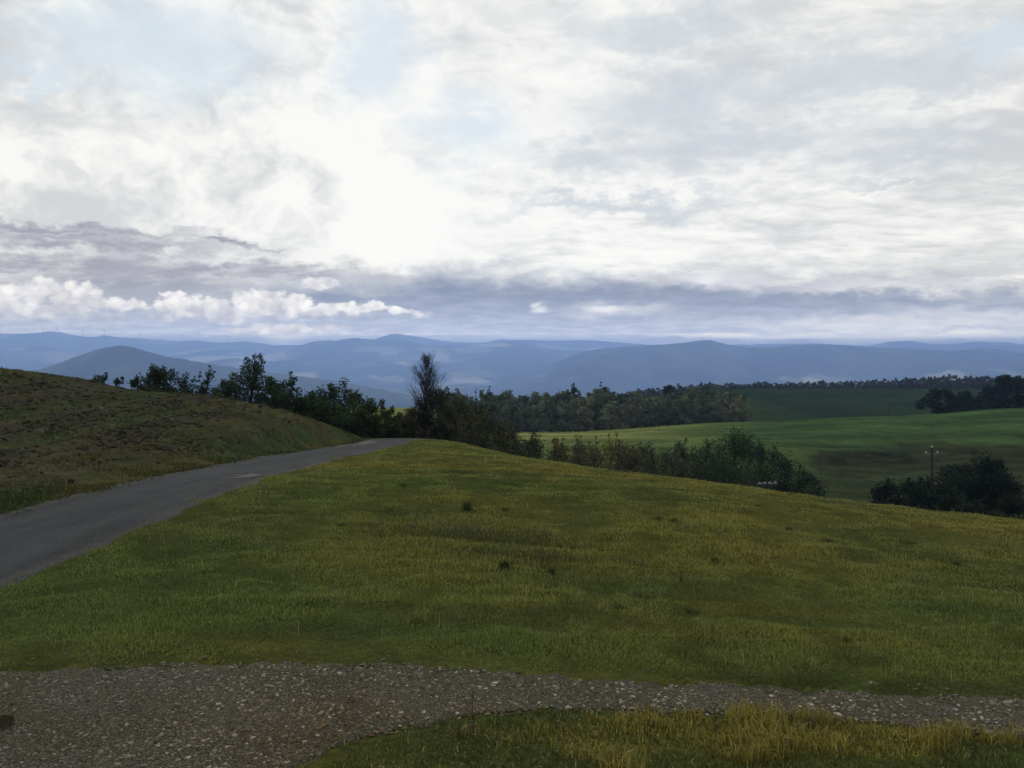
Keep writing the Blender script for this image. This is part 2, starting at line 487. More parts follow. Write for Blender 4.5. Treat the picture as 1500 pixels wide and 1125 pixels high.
def meadow_col(x, y):
    a = fbm(x * .16 + 3, y * .10, 31, 4); b = fbm(x * .55, y * .38, 41, 3); c = fbm(x * .05, y * .05, 51, 3)
    t = sstep(.40, .66, a * .6 + c * .4)
    cc = lerp(np.broadcast_to(GREEN, x.shape + (3,)), YELLOW, t * .7)
    # a yellower rise to the east, a greener hollow beside the road
    cc = lerp(cc, YELLOW * np.array([1.06, 1.0, 1.1]), .42 * sstep(-1, 9, x) * sstep(6, 14, y))
    band = sstep(.52, .62, fbm(x * .10 + 9, y * .45, 37, 3))
    cc = lerp(cc, YELLOW * np.array([1.12, 1.0, .95]), .40 * band)
    cc = lerp(cc, DEEP * 1.1, .3 * (1 - sstep(.36, .46, fbm(x * .12 + 40, y * .5, 39, 3))))
    cc = lerp(cc, DEEP * 1.1, .35 * sstep(.5, .72, b))
    cc = lerp(cc, DEEP * 1.1, .55 * (1 - sstep(-5, -1, x)) * (1 - sstep(16, 26, y)))
    return cc

def bank_cover(x, y):
    """0 bare ploughed soil .. 1 grown over"""
    d = -9.35 - x
    wob = (fbm(x * .35, y * .12, 61, 3) - .5) * 2.2
    g = 1 - sstep(.6, 2.6, d + wob * .6)
    for cx, wd in ((14.6, .55), (18.7, .8), (26.2, 1.5), (11.9, .35)):
        g = np.maximum(g, .7 * (1 - sstep(wd * .2, wd * 2.4, np.abs(-x - cx + wob * .5))))
    g = np.maximum(g, sstep(44.5, 47.5, y + wob))
    g = np.maximum(g, .8 * sstep(34, 46, y) * (1 - sstep(3, 6.5, d + wob)))
    return np.clip(g, 0, 1)

def land_col(x, y, z):
    Y = np.maximum(y, .3)
    px, r = proj(x, Y, z)
    n1 = fbm(x * .03, y * .012, 71, 4); n2 = fbm(x * .12, y * .05, 81, 3)
    c = meadow_col(x, y) * .8
    # ploughed bank
    d = -9.35 - x
    on_bank = (d > 0) & (y < 60)
    cov = bank_cover(x, y)
    bk = lerp(np.broadcast_to(SOIL, x.shape + (3,)), STRAW * .75, .5 * sstep(.5, .75, fbm(x * .8, y * .3, 91, 3)))
    gcol = lerp(np.broadcast_to(np.array([.040, .056, .023]), x.shape + (3,)), np.array([.062, .060, .029]), sstep(.45, .65, fbm(x * .5, y * .2, 95, 3)))
    bk = lerp(bk, gcol, cov)
    c = np.where(on_bank[..., None], bk, c)
    # the valley and beyond
    far = sstep(60, 85, y)
    v = lerp(np.broadcast_to(np.array([.040, .074, .024]), x.shape + (3,)), np.array([.066, .090, .028]), sstep(.35, .7, n1))
    v = lerp(v, np.array([.180, .198, .062]), .8 * (1 - sstep(850, 1150, px)) * sstep(180, 235, y))
    rough = sstep(640, 662, r + (n2 - .5) * 30) * sstep(1140, 1250, px + (n1 - .5) * 120) * (1 - sstep(140, 160, 0 * y))
    v = lerp(v, np.array([.026, .031, .017]), rough * .8)
    rough2 = sstep(1330, 1420, px + (n1 - .5) * 160) * sstep(632, 650, r + (n2 - .5) * 22)
    v = lerp(v, np.array([.026, .020, .011]), rough2 * .55 * sstep(.35, .6, n2))
    # cut banks of dark earth with pale tracks between
    earth = sstep(657, 662, r) * (1 - sstep(678, 684, r)) * sstep(1185, 1200, px + (n2 - .5) * 30) * (1 - sstep(1320, 1350, px + (n2 - .5) * 40))
    v = lerp(v, np.array([.016, .014, .009]), earth * (.25 + .45 * sstep(.35, .6, fbm(x * .3, y * .2, 127, 3))))
    for a, b in (((1200, 690), (1212, 664)), ((1238, 686), (1250, 664)), ((1195, 684), (1340, 690)), ((1340, 668), (1420, 676))):
        t = np.clip(((px - a[0]) * (b[0] - a[0]) + (r - a[1]) * (b[1] - a[1])) / ((b[0] - a[0]) ** 2 + (b[1] - a[1]) ** 2), 0, 1)
        dd = np.hypot(px - a[0] - t * (b[0] - a[0]), (r - a[1] - t * (b[1] - a[1])) * 2)
        v = lerp(v, np.array([.040, .038, .024]), .7 * (1 - sstep(2, 6, dd + (n2 - .5) * 5)) * (y > 85))
    st = fbm(x * .06, y * .30, 111, 4); v = v * (.74 + .52 * sstep(.3, .7, st))[..., None]
    st2 = sstep(.55, .66, fbm(x * .06, y * .20, 117, 4)); v = lerp(v, v * np.array([.55, .5, .6]), st2 * np.maximum(rough * .8, .06))
    c = lerp(c, v, far)
    # field beyond the second meadow
    ff = sstep(290, 340, y) * (1 - sstep(655, 700, y))
    f = np.broadcast_to(np.array([.013, .023, .007]), x.shape + (3,))
    diag = 582 + 32 * sstep(1085, 1225, px) + 4 * (n2 - .5)
    f = lerp(f, np.array([.018, .031, .009]), sstep(-1.5, 1.5, r - diag) * (px < 1226))
    f = lerp(f, np.array([.018, .031, .009]), sstep(-1, 1, r - (618 - 20 * sstep(1270, 1400, px))) * (px > 1270))
    f = lerp(f, np.array([.13, .14, .03]), 1 - sstep(620, 660, px))
    f = f * (1.0 + .3 * sstep(.3, .7, fbm(x * .05, y * .03, 121, 4)))[..., None]
    c = lerp(c, f, ff)
    c = lerp(c, np.array([.035, .05, .024]), sstep(655, 760, y))
    lowland = sstep(.5, .62, fbm(x * .0022, y * .0022, 101, 3))
    c = lerp(c, np.array([.055, .062, .034]), lowland * sstep(1200, 2000, y) * .8)
    return c

# the ground: one sheet from underfoot to the horizon
def ground_sheet():
    a_in = np.linspace(-44, 44, 460); a_out = np.concatenate([np.linspace(44, 316, 70)[1:-1]])
    A = np.radians(np.concatenate([a_in, a_out])); n = len(A)
    R = np.concatenate([[.4, .9, 1.5], np.exp(np.linspace(math.log(2.0), math.log(75), 330)), np.exp(np.linspace(math.log(75), math.log(800), 210))[1:],
                        np.exp(np.linspace(math.log(800), math.log(26500), 64))[1:]])
    RR, AA = np.meshgrid(R, A, indexing='ij')
    x = RR * np.sin(AA); y = RR * np.cos(AA); z = ground_z(x, y)
    c = land_col(x, y, z)
    # the sheet dips a little under the road
    z = z - .03 * sstep(-8.9, -8.3, x) * (1 - sstep(-7.0, -6.4, x)) * (y < 50) * (y > -20)
    V = np.stack([x, y, z], -1).reshape(-1, 3)
    V = np.vstack([V, [[0, 0, gz1(0.0, 0.01)]]])
    m_ = len(R)
    i, j = np.meshgrid(np.arange(m_ - 1), np.arange(n), indexing='ij')
    j2 = (j + 1) % n
    Q = np.stack([i * n + j, i * n + j2, (i + 1) * n + j2, (i + 1) * n + j], -1).reshape(-1, 4)[:, ::-1]
    jj = np.arange(n); T = np.stack([np.full(n, m_ * n), (jj + 1) % n, jj], -1)[:, ::-1]
    Cc = np.vstack([c.reshape(-1, 3), c.reshape(-1, 3)[:1]])
    o = mesh_obj('ground', V, mat=attr_ground('ground', ((.25, .22), (2.2, .4), (14, .4))), quads=Q, tris=T, colors=Cc, smooth=True)
    tag(o, kind='structure')
ground_sheet()

# ------------------------------------------------------------------ road
def strip(name, left, right, mat, nacross=8, lift=.02, crown=0.0, wob=None):
    L = np.array(left); Rr = np.array(right); n = len(L)
    t = np.concatenate([[-.035], np.linspace(0, 1, nacross - 1), [1.035]])
    X = L[:, None, 0] + (Rr - L)[:, None, 0] * t; Y = L[:, None, 1] + (Rr - L)[:, None, 1] * t
    Z = ground_z(X, Y) + lift + crown * np.maximum(0, 1 - (2 * t - 1) ** 2)
    Z[:, 0] -= lift + .05; Z[:, -1] -= lift + .05
    V = np.stack([X, Y, Z], -1).reshape(-1, 3)
    i, j = np.meshgrid(np.arange(n - 1), np.arange(nacross), indexing='ij'); w = nacross + 1
    Q = np.stack([i * w + j, i * w + j + 1, (i + 1) * w + j + 1, (i + 1) * w + j], -1).reshape(-1, 4)
    o = mesh_obj(name, V, mat=mat, quads=Q, smooth=True)
    return tag(o, kind='structure')

def road_mat():
    m, k, out = new_mat('worn_tarmac')
    pos = k.n('ShaderNodeNewGeometry').outputs['Position']
    sp = k.n('ShaderNodeSeparateXYZ'); k.put(sp.inputs[0], pos)
    big = k.noise(k.vmath('MULTIPLY', pos, (1.2, .25, 1)), 1.4, 4, .6); fine = k.noise(pos, 60, 3, .7); mid = k.noise(pos, 6, 4, .6)
    c = k.mix(k.ramp(big, .3, .7), (.021, .024, .027), (.034, .038, .042))
    # paler wheel tracks
    off = k.math('ABSOLUTE', k.math('SUBTRACT', k.math('ABSOLUTE', k.math('ADD', sp.outputs[0], 7.65)), .75))
    c = k.mix(k.math('MULTIPLY', k.ramp(off, .38, .05), .45), c, (.038, .041, .043))
    c = k.mix(k.math('MULTIPLY', k.ramp(mid, .55, .7), .3), c, (.016, .017, .018))
    c = k.mix(k.ramp(fine, .35, .65), k.vmath('MULTIPLY', c, (.75, .75, .75)), k.vmath('MULTIPLY', c, (1.3, 1.3, 1.3)))
    # grit and dust lying along both edges, old tar seams
    ed = k.math('ABSOLUTE', k.math('ADD', sp.outputs[0], 7.65))
    grit = k.math('MULTIPLY', k.ramp(k.math('ADD', ed, k.math('MULTIPLY', mid, .5)), 1.45, 1.75), k.ramp(fine, .45, .6))
    c = k.mix(k.math('MULTIPLY', grit, .8), c, (.085, .080, .066))
    seam = k.ramp(k.math('ABSOLUTE', k.math('SUBTRACT', k.noise(k.vmath('MULTIPLY', pos, (1.0, .45, 1)), 1.6, 5, .7), .5)), .012, .003)
    c = k.mix(k.math('MULTIPLY', seam, .55), c, (.011, .011, .012))
    b = k.n('ShaderNodeBsdfPrincipled'); k.put(b.inputs['Base Color'], c)
    b.inputs['Roughness'].default_value = .9; b.inputs['Specular IOR Level'].default_value = .06
    bm = k.n('ShaderNodeBump'); bm.inputs['Strength'].default_value = .5; bm.inputs['Distance'].default_value = .01
    k.put(bm.inputs['Height'], fine); k.put(b.inputs['Normal'], bm.outputs[0])
    k.put(out.inputs[0], b.outputs[0])
    return m
ry = np.concatenate([np.linspace(-12, 49, 260)])
lw = (vnoise(ry * .9, 0 * ry, 7) - .5) * .22 + (vnoise(ry * 4, 0 * ry, 8) - .5) * .12
rw = (vnoise(ry * .9, 0 * ry + 9, 7) - .5) * .22 + (vnoise(ry * 4, 0 * ry + 5, 8) - .5) * .12
RL = [(-9.25 + a, y) for a, y in zip(lw, ry)]; RRt = [(-6.05 + a, y) for a, y in zip(rw, ry)]
# at the brow it swings east and drops out of sight
cxr = -9.25 + 3.2 + 6.0
for th in np.linspace(0, math.radians(85), 40)[1:]:
    wl = (vnoise(np.array([th * 8]), np.array([3.]), 9)[0] - .5) * .2
    RL.append((cxr - (9.2 + wl) * math.cos(th), 49 + (9.2 + wl) * math.sin(th)))
    RRt.append((cxr - 6.0 * math.cos(th), 49 + 6.0 * math.sin(th)))
strip('road', RL, RRt, road_mat(), 10, .012, .03)

def stony_mat(name, a, b, c3, scale=38):
    m, k, out = new_mat(name)
    pos = k.n('ShaderNodeNewGeometry').outputs['Position']
    wp = k.vmath('MULTIPLY_ADD', k.noise(pos, 22, 3, .6, color=True), (.05, .05, .05), pos)
    vo = k.n('ShaderNodeTexVoronoi'); k.put(vo.inputs['Vector'], wp); vo.inputs['Scale'].default_value = scale * 1.6
    vo.inputs['Randomness'].default_value = 1
    big = k.noise(pos, 1.1, 4, .6); fine = k.noise(pos, 150, 3, .7)
    sepc = k.n('ShaderNodeSeparateColor'); k.put(sepc.inputs[0], vo.outputs['Color'])
    c = k.mix(k.math('POWER', sepc.outputs[0], 2.2), a, b)
    c = k.mix(k.ramp(vo.outputs['Distance'], .25, .7), c, c3)
    fines = k.ramp(k.noise(pos, 5.0, 4, .65), .48, .6)
    c = k.mix(k.math('MULTIPLY', fines, .4), c, k.vmath('MULTIPLY', a, (.80, .74, .66)))
    c = k.mix(k.math('MULTIPLY', k.ramp(big, .42, .62), .5), c, k.vmath('MULTIPLY', c, (.80, .66, .48)))
    c = k.mix(k.ramp(fine, .3, .7), k.vmath('MULTIPLY', c, (.55, .55, .55)), k.vmath('MULTIPLY', c, (1.4, 1.4, 1.4)))
    bs = k.n('ShaderNodeBsdfPrincipled'); k.put(bs.inputs['Base Color'], c)
    bs.inputs['Roughness'].default_value = .9; bs.inputs['Specular IOR Level'].default_value = .08
    bm = k.n('ShaderNodeBump'); bm.inputs['Strength'].default_value = .9; bm.inputs['Distance'].default_value = .02
    bm.invert = True
    k.put(bm.inputs['Height'], vo.outputs['Distance']); k.put(bs.inputs['Normal'], bm.outputs[0])
    k.put(out.inputs[0], bs.outputs[0])
    return m

# gravel track in front
far_row = pchip([-500, -300, 0, 150, 400, 600, 750, 900, 1100, 1300, 1500, 1800, 2100], [1030, 1000, 988, 979, 973, 979, 988, 1000, 1008, 1018, 1026, 1040, 1060])
near_row = pchip([-500, 200, 300, 400, 500, 600, 700, 850, 1000, 1200, 1350, 1500, 1800, 2100], [1900, 1500, 1290, 1130, 1092, 1068, 1052, 1043, 1044, 1054, 1066, 1082, 1112, 1150])
TP = np.arange(-480, 2081, 8.0)
TF = np.array([on_ground(p, float(far_row(p)))[:2] for p in TP]); TN = np.array([on_ground(p, float(near_row(p)))[:2] for p in TP])
def track_v(x, y):
    """0 at the near edge of the gravel, 1 at its far edge (outside: beyond 0..1)"""
    s = x / np.maximum(y, .5); S = (TP - HX) / F
    yn = np.interp(s, S, TN[:, 1]); yf = np.interp(s, S, TF[:, 1])
    return (y - yn) / (yf - yn), yf - yn
def rag(a, seed, amp): 
    t = np.arange(len(a)); return ((vnoise(t * .23, 0 * t, seed) - .5) * .6 + (vnoise(t * .8, 0 * t, seed + 1) - .5) * .4)[:, None] * amp
FN = TF * (1 + rag(TF, 301, .045)); NN = TN * (1 + rag(TN, 311, .05))
strip('gravel_track', FN, NN, stony_mat('gravel', (.078, .074, .055), (.19, .182, .143), (.028, .026, .018)), 24, .012)

# pale chippings on the road edges, the far patch widened to paint glare
chip = stony_mat('chippings', (.11, .108, .10), (.24, .236, .216), (.07, .068, .062), 30)
def patch(cx, cy, rx, ry_, name):
    mb = []; n = 28
    pts = [(cx, cy)]
    for i in range(n):
        th = 2 * math.pi * i / n; q = 1 + .9 * (random.random() - .5)
        pts.append((cx + rx * q * math.cos(th), cy + ry_ * q * math.sin(th)))
    P = np.array(pts); z = ground_z(P[:, 0], P[:, 1]) + .012 + .03 * np.clip(1 - ((P[:, 0] + 7.65) / 1.6) ** 2, 0, 1) + .008
    T = [(0, 1 + i, 1 + (i + 1) % n) for i in range(n)]
    o = mesh_obj(name, np.column_stack([P, z]), mat=chip, tris=np.array(T), smooth=True)
    tag(o, kind='structure')
g = on_ground(366, 699.5); patch(g[0] - .05, g[1], .26, .55, 'chippings_glare_patch')
g = on_ground(527, 651.5); patch(g[0], g[1], .55, 4.2, 'chippings_glare_patch')

# ------------------------------------------------------------------ far hills
def ridge(name, Y0, prof, depth, seed, wood=.55, bump=5, foot=-412, px0=-900, px1=2400, step=5, fields=(), spur=.16):
    """a range of hills: crest line at about Y0 metres, long broken front slope, shorter back slope"""
    Y0 *= 1.8; depth *= 1.8
    P = np.arange(px0, px1 + 1, step, dtype=float); f = pchip([p[0] for p in prof], [p[1] for p in prof])
    s = (P - HX) / F
    yc = Y0 * (1 + .05 * (fbm(P * .004, 0 * P, seed, 3) - .5) * 2)
    zc = -(f(P) - HY) / F * yc
    t = np.concatenate([np.linspace(-1, 0, 46), np.linspace(0, 1, 14)[1:]])
    PP, TT = np.meshgrid(P, t, indexing='ij')
    S = (PP - HX) / F
    Yc = yc[:, None] * np.ones_like(TT); Zc = zc[:, None] * np.ones_like(TT)
    Y = Yc + np.where(TT < 0, TT * depth, TT * depth * .8)
    u = np.abs(TT)
    prof_v = np.cos(u * math.pi / 2) ** 1.25
    X = S * Y
    nz = (fbm(X / 1500 + 5, Y / 2600, seed + 3, 5) - .5) * 2
    Z = foot + (Zc - foot) * prof_v * (1 + spur * 3.0 * nz * u * (1 - u) * 2) + nz * 105 * spur / .16 * sstep(.03, .25, u) * (1 - sstep(.7, 1, u))
    tree = (vnoise(X / 30, Y / 30, seed + 9) - .3) * bump * 1.6 * (.3 + fbm(X / 460, Y / 460, seed + 12, 2))
    Z = Z + tree
    V = np.stack([X, Y, Z], -1).reshape(-1, 3)
    n = len(t); i, j = np.meshgrid(np.arange(len(P) - 1), np.arange(n - 1), indexing='ij')
    Q = np.stack([i * n + j, (i + 1) * n + j, (i + 1) * n + j + 1, i * n + j + 1], -1).reshape(-1, 4)
    q = fbm(X / 900 + 11, Y / 1500, seed + 21, 4)
    wx = (fbm(X / 500, Y / 700, seed + 41, 3) - .5) * 1.6
    cell = _hash(np.floor(X / 330 + wx + .25 * Y / 600), np.floor(Y / 520 + wx * .8 - .2 * X / 400), seed + 31)
    op = sstep(wood - .02, wood + .03, q) * sstep(.35, .5, cell) * .9
    Cc = lerp(np.broadcast_to(np.array([.024, .034, .022]), X.shape + (3,)), lerp(np.broadcast_to(np.array([.12, .14, .08]), X.shape + (3,)), np.array([.40, .37, .25]), sstep(.62, .95, cell)), op)
    Cc = Cc + np.array([.034, .040, .026]) * sstep(.42, .66, fbm(X / 240, Y / 420, seed + 51, 4))[..., None]
    rowp = HY - F * Z / Y
    for (fx, fy, rx, ry_, cc) in fields:
        m_ = .8 - .8 * sstep(.7, 1.15, np.hypot((PP - fx) / rx, (rowp - fy) / ry_) + (q - .5) * .8)
        Cc = lerp(Cc, np.array(cc), m_ * (TT < 0))
    o = mesh_obj(name, V, mat=HILLMAT, quads=Q, colors=Cc.reshape(-1, 3), smooth=True)
    tag(o, kind='structure')
    return yc, zc, P
HILLMAT = attr_ground('hillside', ((.012, .3), (.05, .3)), bump=0)
PALE = (.50, .46, .34)
R_far = ridge('hills', 9800, [(-900, 505), (-200, 496), (0, 493), (30, 490), (55, 489), (85, 488.5), (110, 492), (140, 494), (152, 491.5), (175, 495), (215, 497), (255, 500.5), (290, 499.5), (320, 502),
        (350, 501), (375, 503), (410, 507.5), (440, 507), (480, 505), (520, 501), (545, 498), (560, 493), (577, 489), (600, 491.5), (625, 495.5), (655, 500), (700, 502), (730, 499), (760, 497.5), (800, 499), (850, 498.5), (900, 501), (950, 505),
        (1050, 508), (1080, 507), (1130, 505), (1190, 503), (1230, 505), (1270, 506), (1310, 500), (1330, 499.5), (1370, 504), (1410, 503.5), (1440, 501), (1475, 502), (1500, 505), (1700, 512), (2400, 505)],
        2600, 401, .50, 6)
ridge('hills', 7600, [(-900, 520), (-100, 515), (0, 517), (40, 512), (80, 516), (130, 521), (190, 524), (240, 516), (300, 512), (360, 514), (400, 516), (440, 511), (470, 505), (500, 502.5), (530, 500), (560, 499), (590, 501), (640, 507), (680, 505), (720, 503), (745, 500.5), (770, 504), (800, 510),
        (830, 514), (860, 513), (920, 512), (980, 512), (1100, 515), (1200, 513), (1280, 509), (1340, 508), (1400, 511), (1450, 506), (1500, 508), (1700, 514), (2400, 508)],
        2000, 431, .47, 6, fields=[(340, 527, 80, 6, PALE), (560, 512, 45, 5, (.26, .27, .18)), (590, 535, 18, 6, PALE), (690, 512, 30, 5, (.26, .27, .18)), (60, 518, 60, 5, (.26, .27, .18)), (720, 505, 30, 3, PALE)])
ridge('hills', 6000, [(-900, 540), (0, 545), (260, 541), (320, 531), (345, 528), (380, 533), (420, 531), (460, 524), (500, 527), (540, 529), (580, 533), (620, 537), (650, 533), (700, 530), (760, 529), (810, 530), (850, 532), (900, 535), (1000, 540), (1500, 540), (2400, 545)],
        1500, 461, .50, 7, fields=[(312, 541, 12, 4, PALE), (470, 532, 30, 4, (.11, .12, .07))])
ridge('hills', 3200, [(-900, 600), (-100, 566), (0, 549), (55, 542), (100, 527), (130, 516), (150, 510), (172, 507), (190, 508.5), (215, 515), (240, 522), (270, 527), (310, 534), (360, 541), (420, 549), (500, 560), (560, 572), (640, 590), (2400, 640)],
        900, 481, .72, 6, px1=900)
ridge('hills', 5200, [(-900, 600), (300, 590), (500, 572), (640, 562), (720, 560), (740, 554), (790, 545), (820, 528), (845, 518), (880, 511.5), (930, 507), (980, 504), (1010, 501.5), (1025, 499), (1040, 498.5),
        (1052, 502), (1070, 506), (1090, 508.5), (1120, 509), (1150, 507), (1200, 504.5), (1230, 506), (1280, 509), (1340, 512), (1400, 515), (1460, 518), (1500, 523), (1700, 532), (2400, 530)],
        1500, 491, .66, 8)
# ------------------------------------------------------------------ grass
def blades(name, x, y, h, w, c, mat, lean=.45, label=None, cat=None, droop=.5):
    n = len(x)
    z = ground_z(x, y) - .008
    th = rng.uniform(0, 2 * math.pi, n); ln = rng.uniform(0, lean, n) * h
    ph = rng.uniform(0, 2 * math.pi, n)
    bx, by = np.cos(th) * w / 2, np.sin(th) * w / 2
    lx, ly = np.cos(ph) * ln, np.sin(ph) * ln
    m = .55
    v = np.empty((n, 5, 3), np.float32)
    v[:, 0] = np.stack([x - bx, y - by, z], -1); v[:, 1] = np.stack([x + bx, y + by, z], -1)
    v[:, 2] = np.stack([x + bx * .75 + lx * .3, y + by * .75 + ly * .3, z + h * m], -1)
    v[:, 3] = np.stack([x - bx * .75 + lx * .3, y - by * .75 + ly * .3, z + h * m], -1)
    v[:, 4] = np.stack([x + lx, y + ly, z + h * (1 - droop * (ln / np.maximum(h, 1e-6)) ** 2)], -1)
    b = np.arange(n)[:, None] * 5
    Q = b + np.array([0, 1, 2, 3]); T = b + np.array([3, 2, 4])
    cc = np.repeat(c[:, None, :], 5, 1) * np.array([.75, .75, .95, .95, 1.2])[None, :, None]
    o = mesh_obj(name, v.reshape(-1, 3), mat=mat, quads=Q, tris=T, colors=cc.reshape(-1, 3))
    tag(o, label, cat, kind='stuff')
    return o
GRASS = leafy('grass_blades', .35, vary=0, gloss=.02)

def polar(n, r0, r1, a0=-41, a1=41):
    r = np.exp(rng.uniform(math.log(r0), math.log(r1), n)); a = np.radians(rng.uniform(a0, a1, n))
    return r * np.sin(a), r * np.cos(a)

def on_gravel(x, y, jit=.10):
    v, wd = track_v(x, y)
    e = (fbm(x * 3.1, y * 3.1, 333, 3) - .5) * jit * 2.4 / np.maximum(wd, .3)
    return (v + e > 0) & (v + e < 1)

# the mown meadow
def meadow_grass():
    x, y = polar(800000, 5.6, 66)
    px, r = proj(x, y, ground_z(x, y))
    v, wd = track_v(x, y)
    keep = (x > -6.12 + (fbm(x * 0 + 1, y * 1.1, 77, 3) - .5) * .7 - .45 * rng.random(len(x)) ** 5) & (v > .55) & ~on_gravel(x, y, .5)
    # thin, worn strip at the edge of the gravel
    near = (v > .9) & (y - (1 - v) * 0 > 0)
    edge_d = (v - 1) * wd
    keep &= (edge_d > .3) | (rng.random(len(x)) < .45 + edge_d * 1.5)
    x, y, edge_d = x[keep], y[keep], edge_d[keep]
    rr = np.hypot(x, y)
    tuft = fbm(x * 1.7, y * 1.1, 141, 4); t2 = fbm(x * .5, y * .3, 151, 3)
    h = (.026 + .032 * sstep(.42, .75, tuft) + .010 * t2) * rng.uniform(.6, 1.25, len(x)) * (.72 + .28 * sstep(0, 1.0, edge_d))
    h *= 1 + .7 * sstep(.60, .75, t2)
    w = np.maximum(.0045, .0009 * rr) * rng.uniform(.6, 1.3, len(x))
    c = meadow_col(x, y)
    s = rng.random(len(x)); q = rng.uniform(.62, 1.4, len(x))
    c = c * (2.4 * q)[:, None]
    c = np.where((s < .04)[:, None], np.array([.13, .13, .055]), c)
    c = np.where((s > .90)[:, None], c * np.array([.55, .62, .6]), c)
    c = c * (1 - .36 * sstep(.52, .36, tuft))[:, None]
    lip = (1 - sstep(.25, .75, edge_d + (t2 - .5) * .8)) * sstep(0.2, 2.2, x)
    c = lerp(c, np.array([.022, .027, .011]), .8 * lip)  # dark soil-green strip, with the shadow of the lip painted into the blades
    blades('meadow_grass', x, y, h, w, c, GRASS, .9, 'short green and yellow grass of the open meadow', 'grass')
meadow_grass()

# sparse blades creeping into the gravel
def track_grass():
    n = 40000
    x = rng.uniform(-7, 8, n); y = rng.uniform(3.4, 8.6, n); v, wd = track_v(x, y)
    e = np.minimum(v, 1 - v) * wd
    patch_ = sstep(.56, .66, fbm(x * 1.3 + 30, y * 1.6, 261, 4)) + 2.0 * sstep(.5, .02, e) + .8 * sstep(-3.1, -3.9, x + .3 * y - 1.2)
    keep = (v > -.05) & (v < 1.05) & (rng.random(n) < patch_ * .55)
    x, y = x[keep], y[keep]; n = len(x)
    c = lerp(np.broadcast_to(np.array([.050, .062, .022]), (n, 3)), np.array([.11, .095, .035]), rng.random(n)) * rng.uniform(.6, 1.4, (n, 1))
    blades('track_grass', x, y, rng.uniform(.015, .065, n), rng.uniform(.003, .006, n), c, GRASS, .9, 'sparse short grass creeping into the gravel track', 'grass')
track_grass()
# low broad-leaved herbs scattered through the turf
def turf_herbs():
    x, y = polar(60000, 7, 45, -38, 40); v, wd = track_v(x, y)
    keep = (x > -5.7) & ((v - 1) * wd > .15) & (rng.random(len(x)) < .03 + .97 * sstep(.56, .68, fbm(x * .9 + 11, y * .7, 281, 4)))
    x, y = x[keep], y[keep]; n = len(x); rr = np.hypot(x, y)
    c = lerp(np.broadcast_to(np.array([.060, .085, .034]), (n, 3)), np.array([.10, .115, .060]), rng.random(n)) * rng.uniform(.6, 1.35, (n, 1))
    blades('turf_herbs', x, y, rng.uniform(.02, .055, n), np.maximum(.012, .0014 * rr) * rng.uniform(.6, 1.4, n), c, GRASS, 1.2, 'low broad-leaved herbs growing through the meadow turf', 'herbs', droop=.35)
turf_herbs()
# dead stalks standing above the meadow
def stalks():
    x, y = polar(5200, 8, 55, -30, 38); v, wd = track_v(x, y)
    keep = (x > -5.6) & ((v - 1) * wd > .5) & (rng.random(len(x)) < .25 + .75 * sstep(.5, .65, fbm(x * .3, y * .3, 271, 3)))
    x, y = x[keep], y[keep]; n = len(x); rr = np.hypot(x, y)
    c = lerp(np.broadcast_to(np.array([.030, .030, .014]), (n, 3)), np.array([.26, .24, .13]), (rng.random(n) < .45) * 1.0) * rng.uniform(.6, 1.3, (n, 1))
    blades('meadow_stalks', x, y, rng.uniform(.07, .20, n), np.maximum(.003, .0005 * rr) * rng.uniform(.7, 1.3, n), c, GRASS, .45, 'thin dry stalks standing above the meadow grass', 'grass')
stalks()

# longer, drier grass on the near verge
def verge_grass():
    n = 95000
    x = rng.uniform(-3.0, 5.2, n); y = rng.uniform(3.4, 7.0, n)
    v, wd = track_v(x, y)
    keep = (v < .05) & ~on_gravel(x, y, .34)
    x, y = x[keep], y[keep]
    px, r = proj(x, y, ground_z(x, y))
    gold = sstep(.40, .66, fbm(x * 1.7 + 4, y * 1.7, 201, 3) + .15 * sstep(760, 950, px) - .10 * sstep(1230, 1400, px) - .25 * (1 - sstep(600, 760, px)) - .22 * sstep(1085, 1125, r))
    c = lerp(np.broadcast_to(np.array([.060, .082, .026]), x.shape + (3,)), np.array([.25, .205, .05]), gold * rng.uniform(.25, 1, len(x)))
    c = c * (rng.uniform(.35, 1.0, len(x)) ** 1.3 * 1.75)[:, None]
    pale = rng.random(len(x)) < .035
    c = np.where(pale[:, None], np.array([.34, .29, .14]), c)
    h = (.035 + .115 * gold * sstep(.35, .65, fbm(x * 2.2, y * 2.2, 211, 3)) + .03 * rng.random(len(x))) * rng.uniform(.5, 1.3, len(x))
    h *= .85 + .15 * sstep(560, 800, px)
    blades('verge_grass', x, y, h, rng.uniform(.003, .010, len(x)), c, GRASS, .95, 'long dry golden grass on the verge below the gravel track', 'grass', droop=.6)
verge_grass()

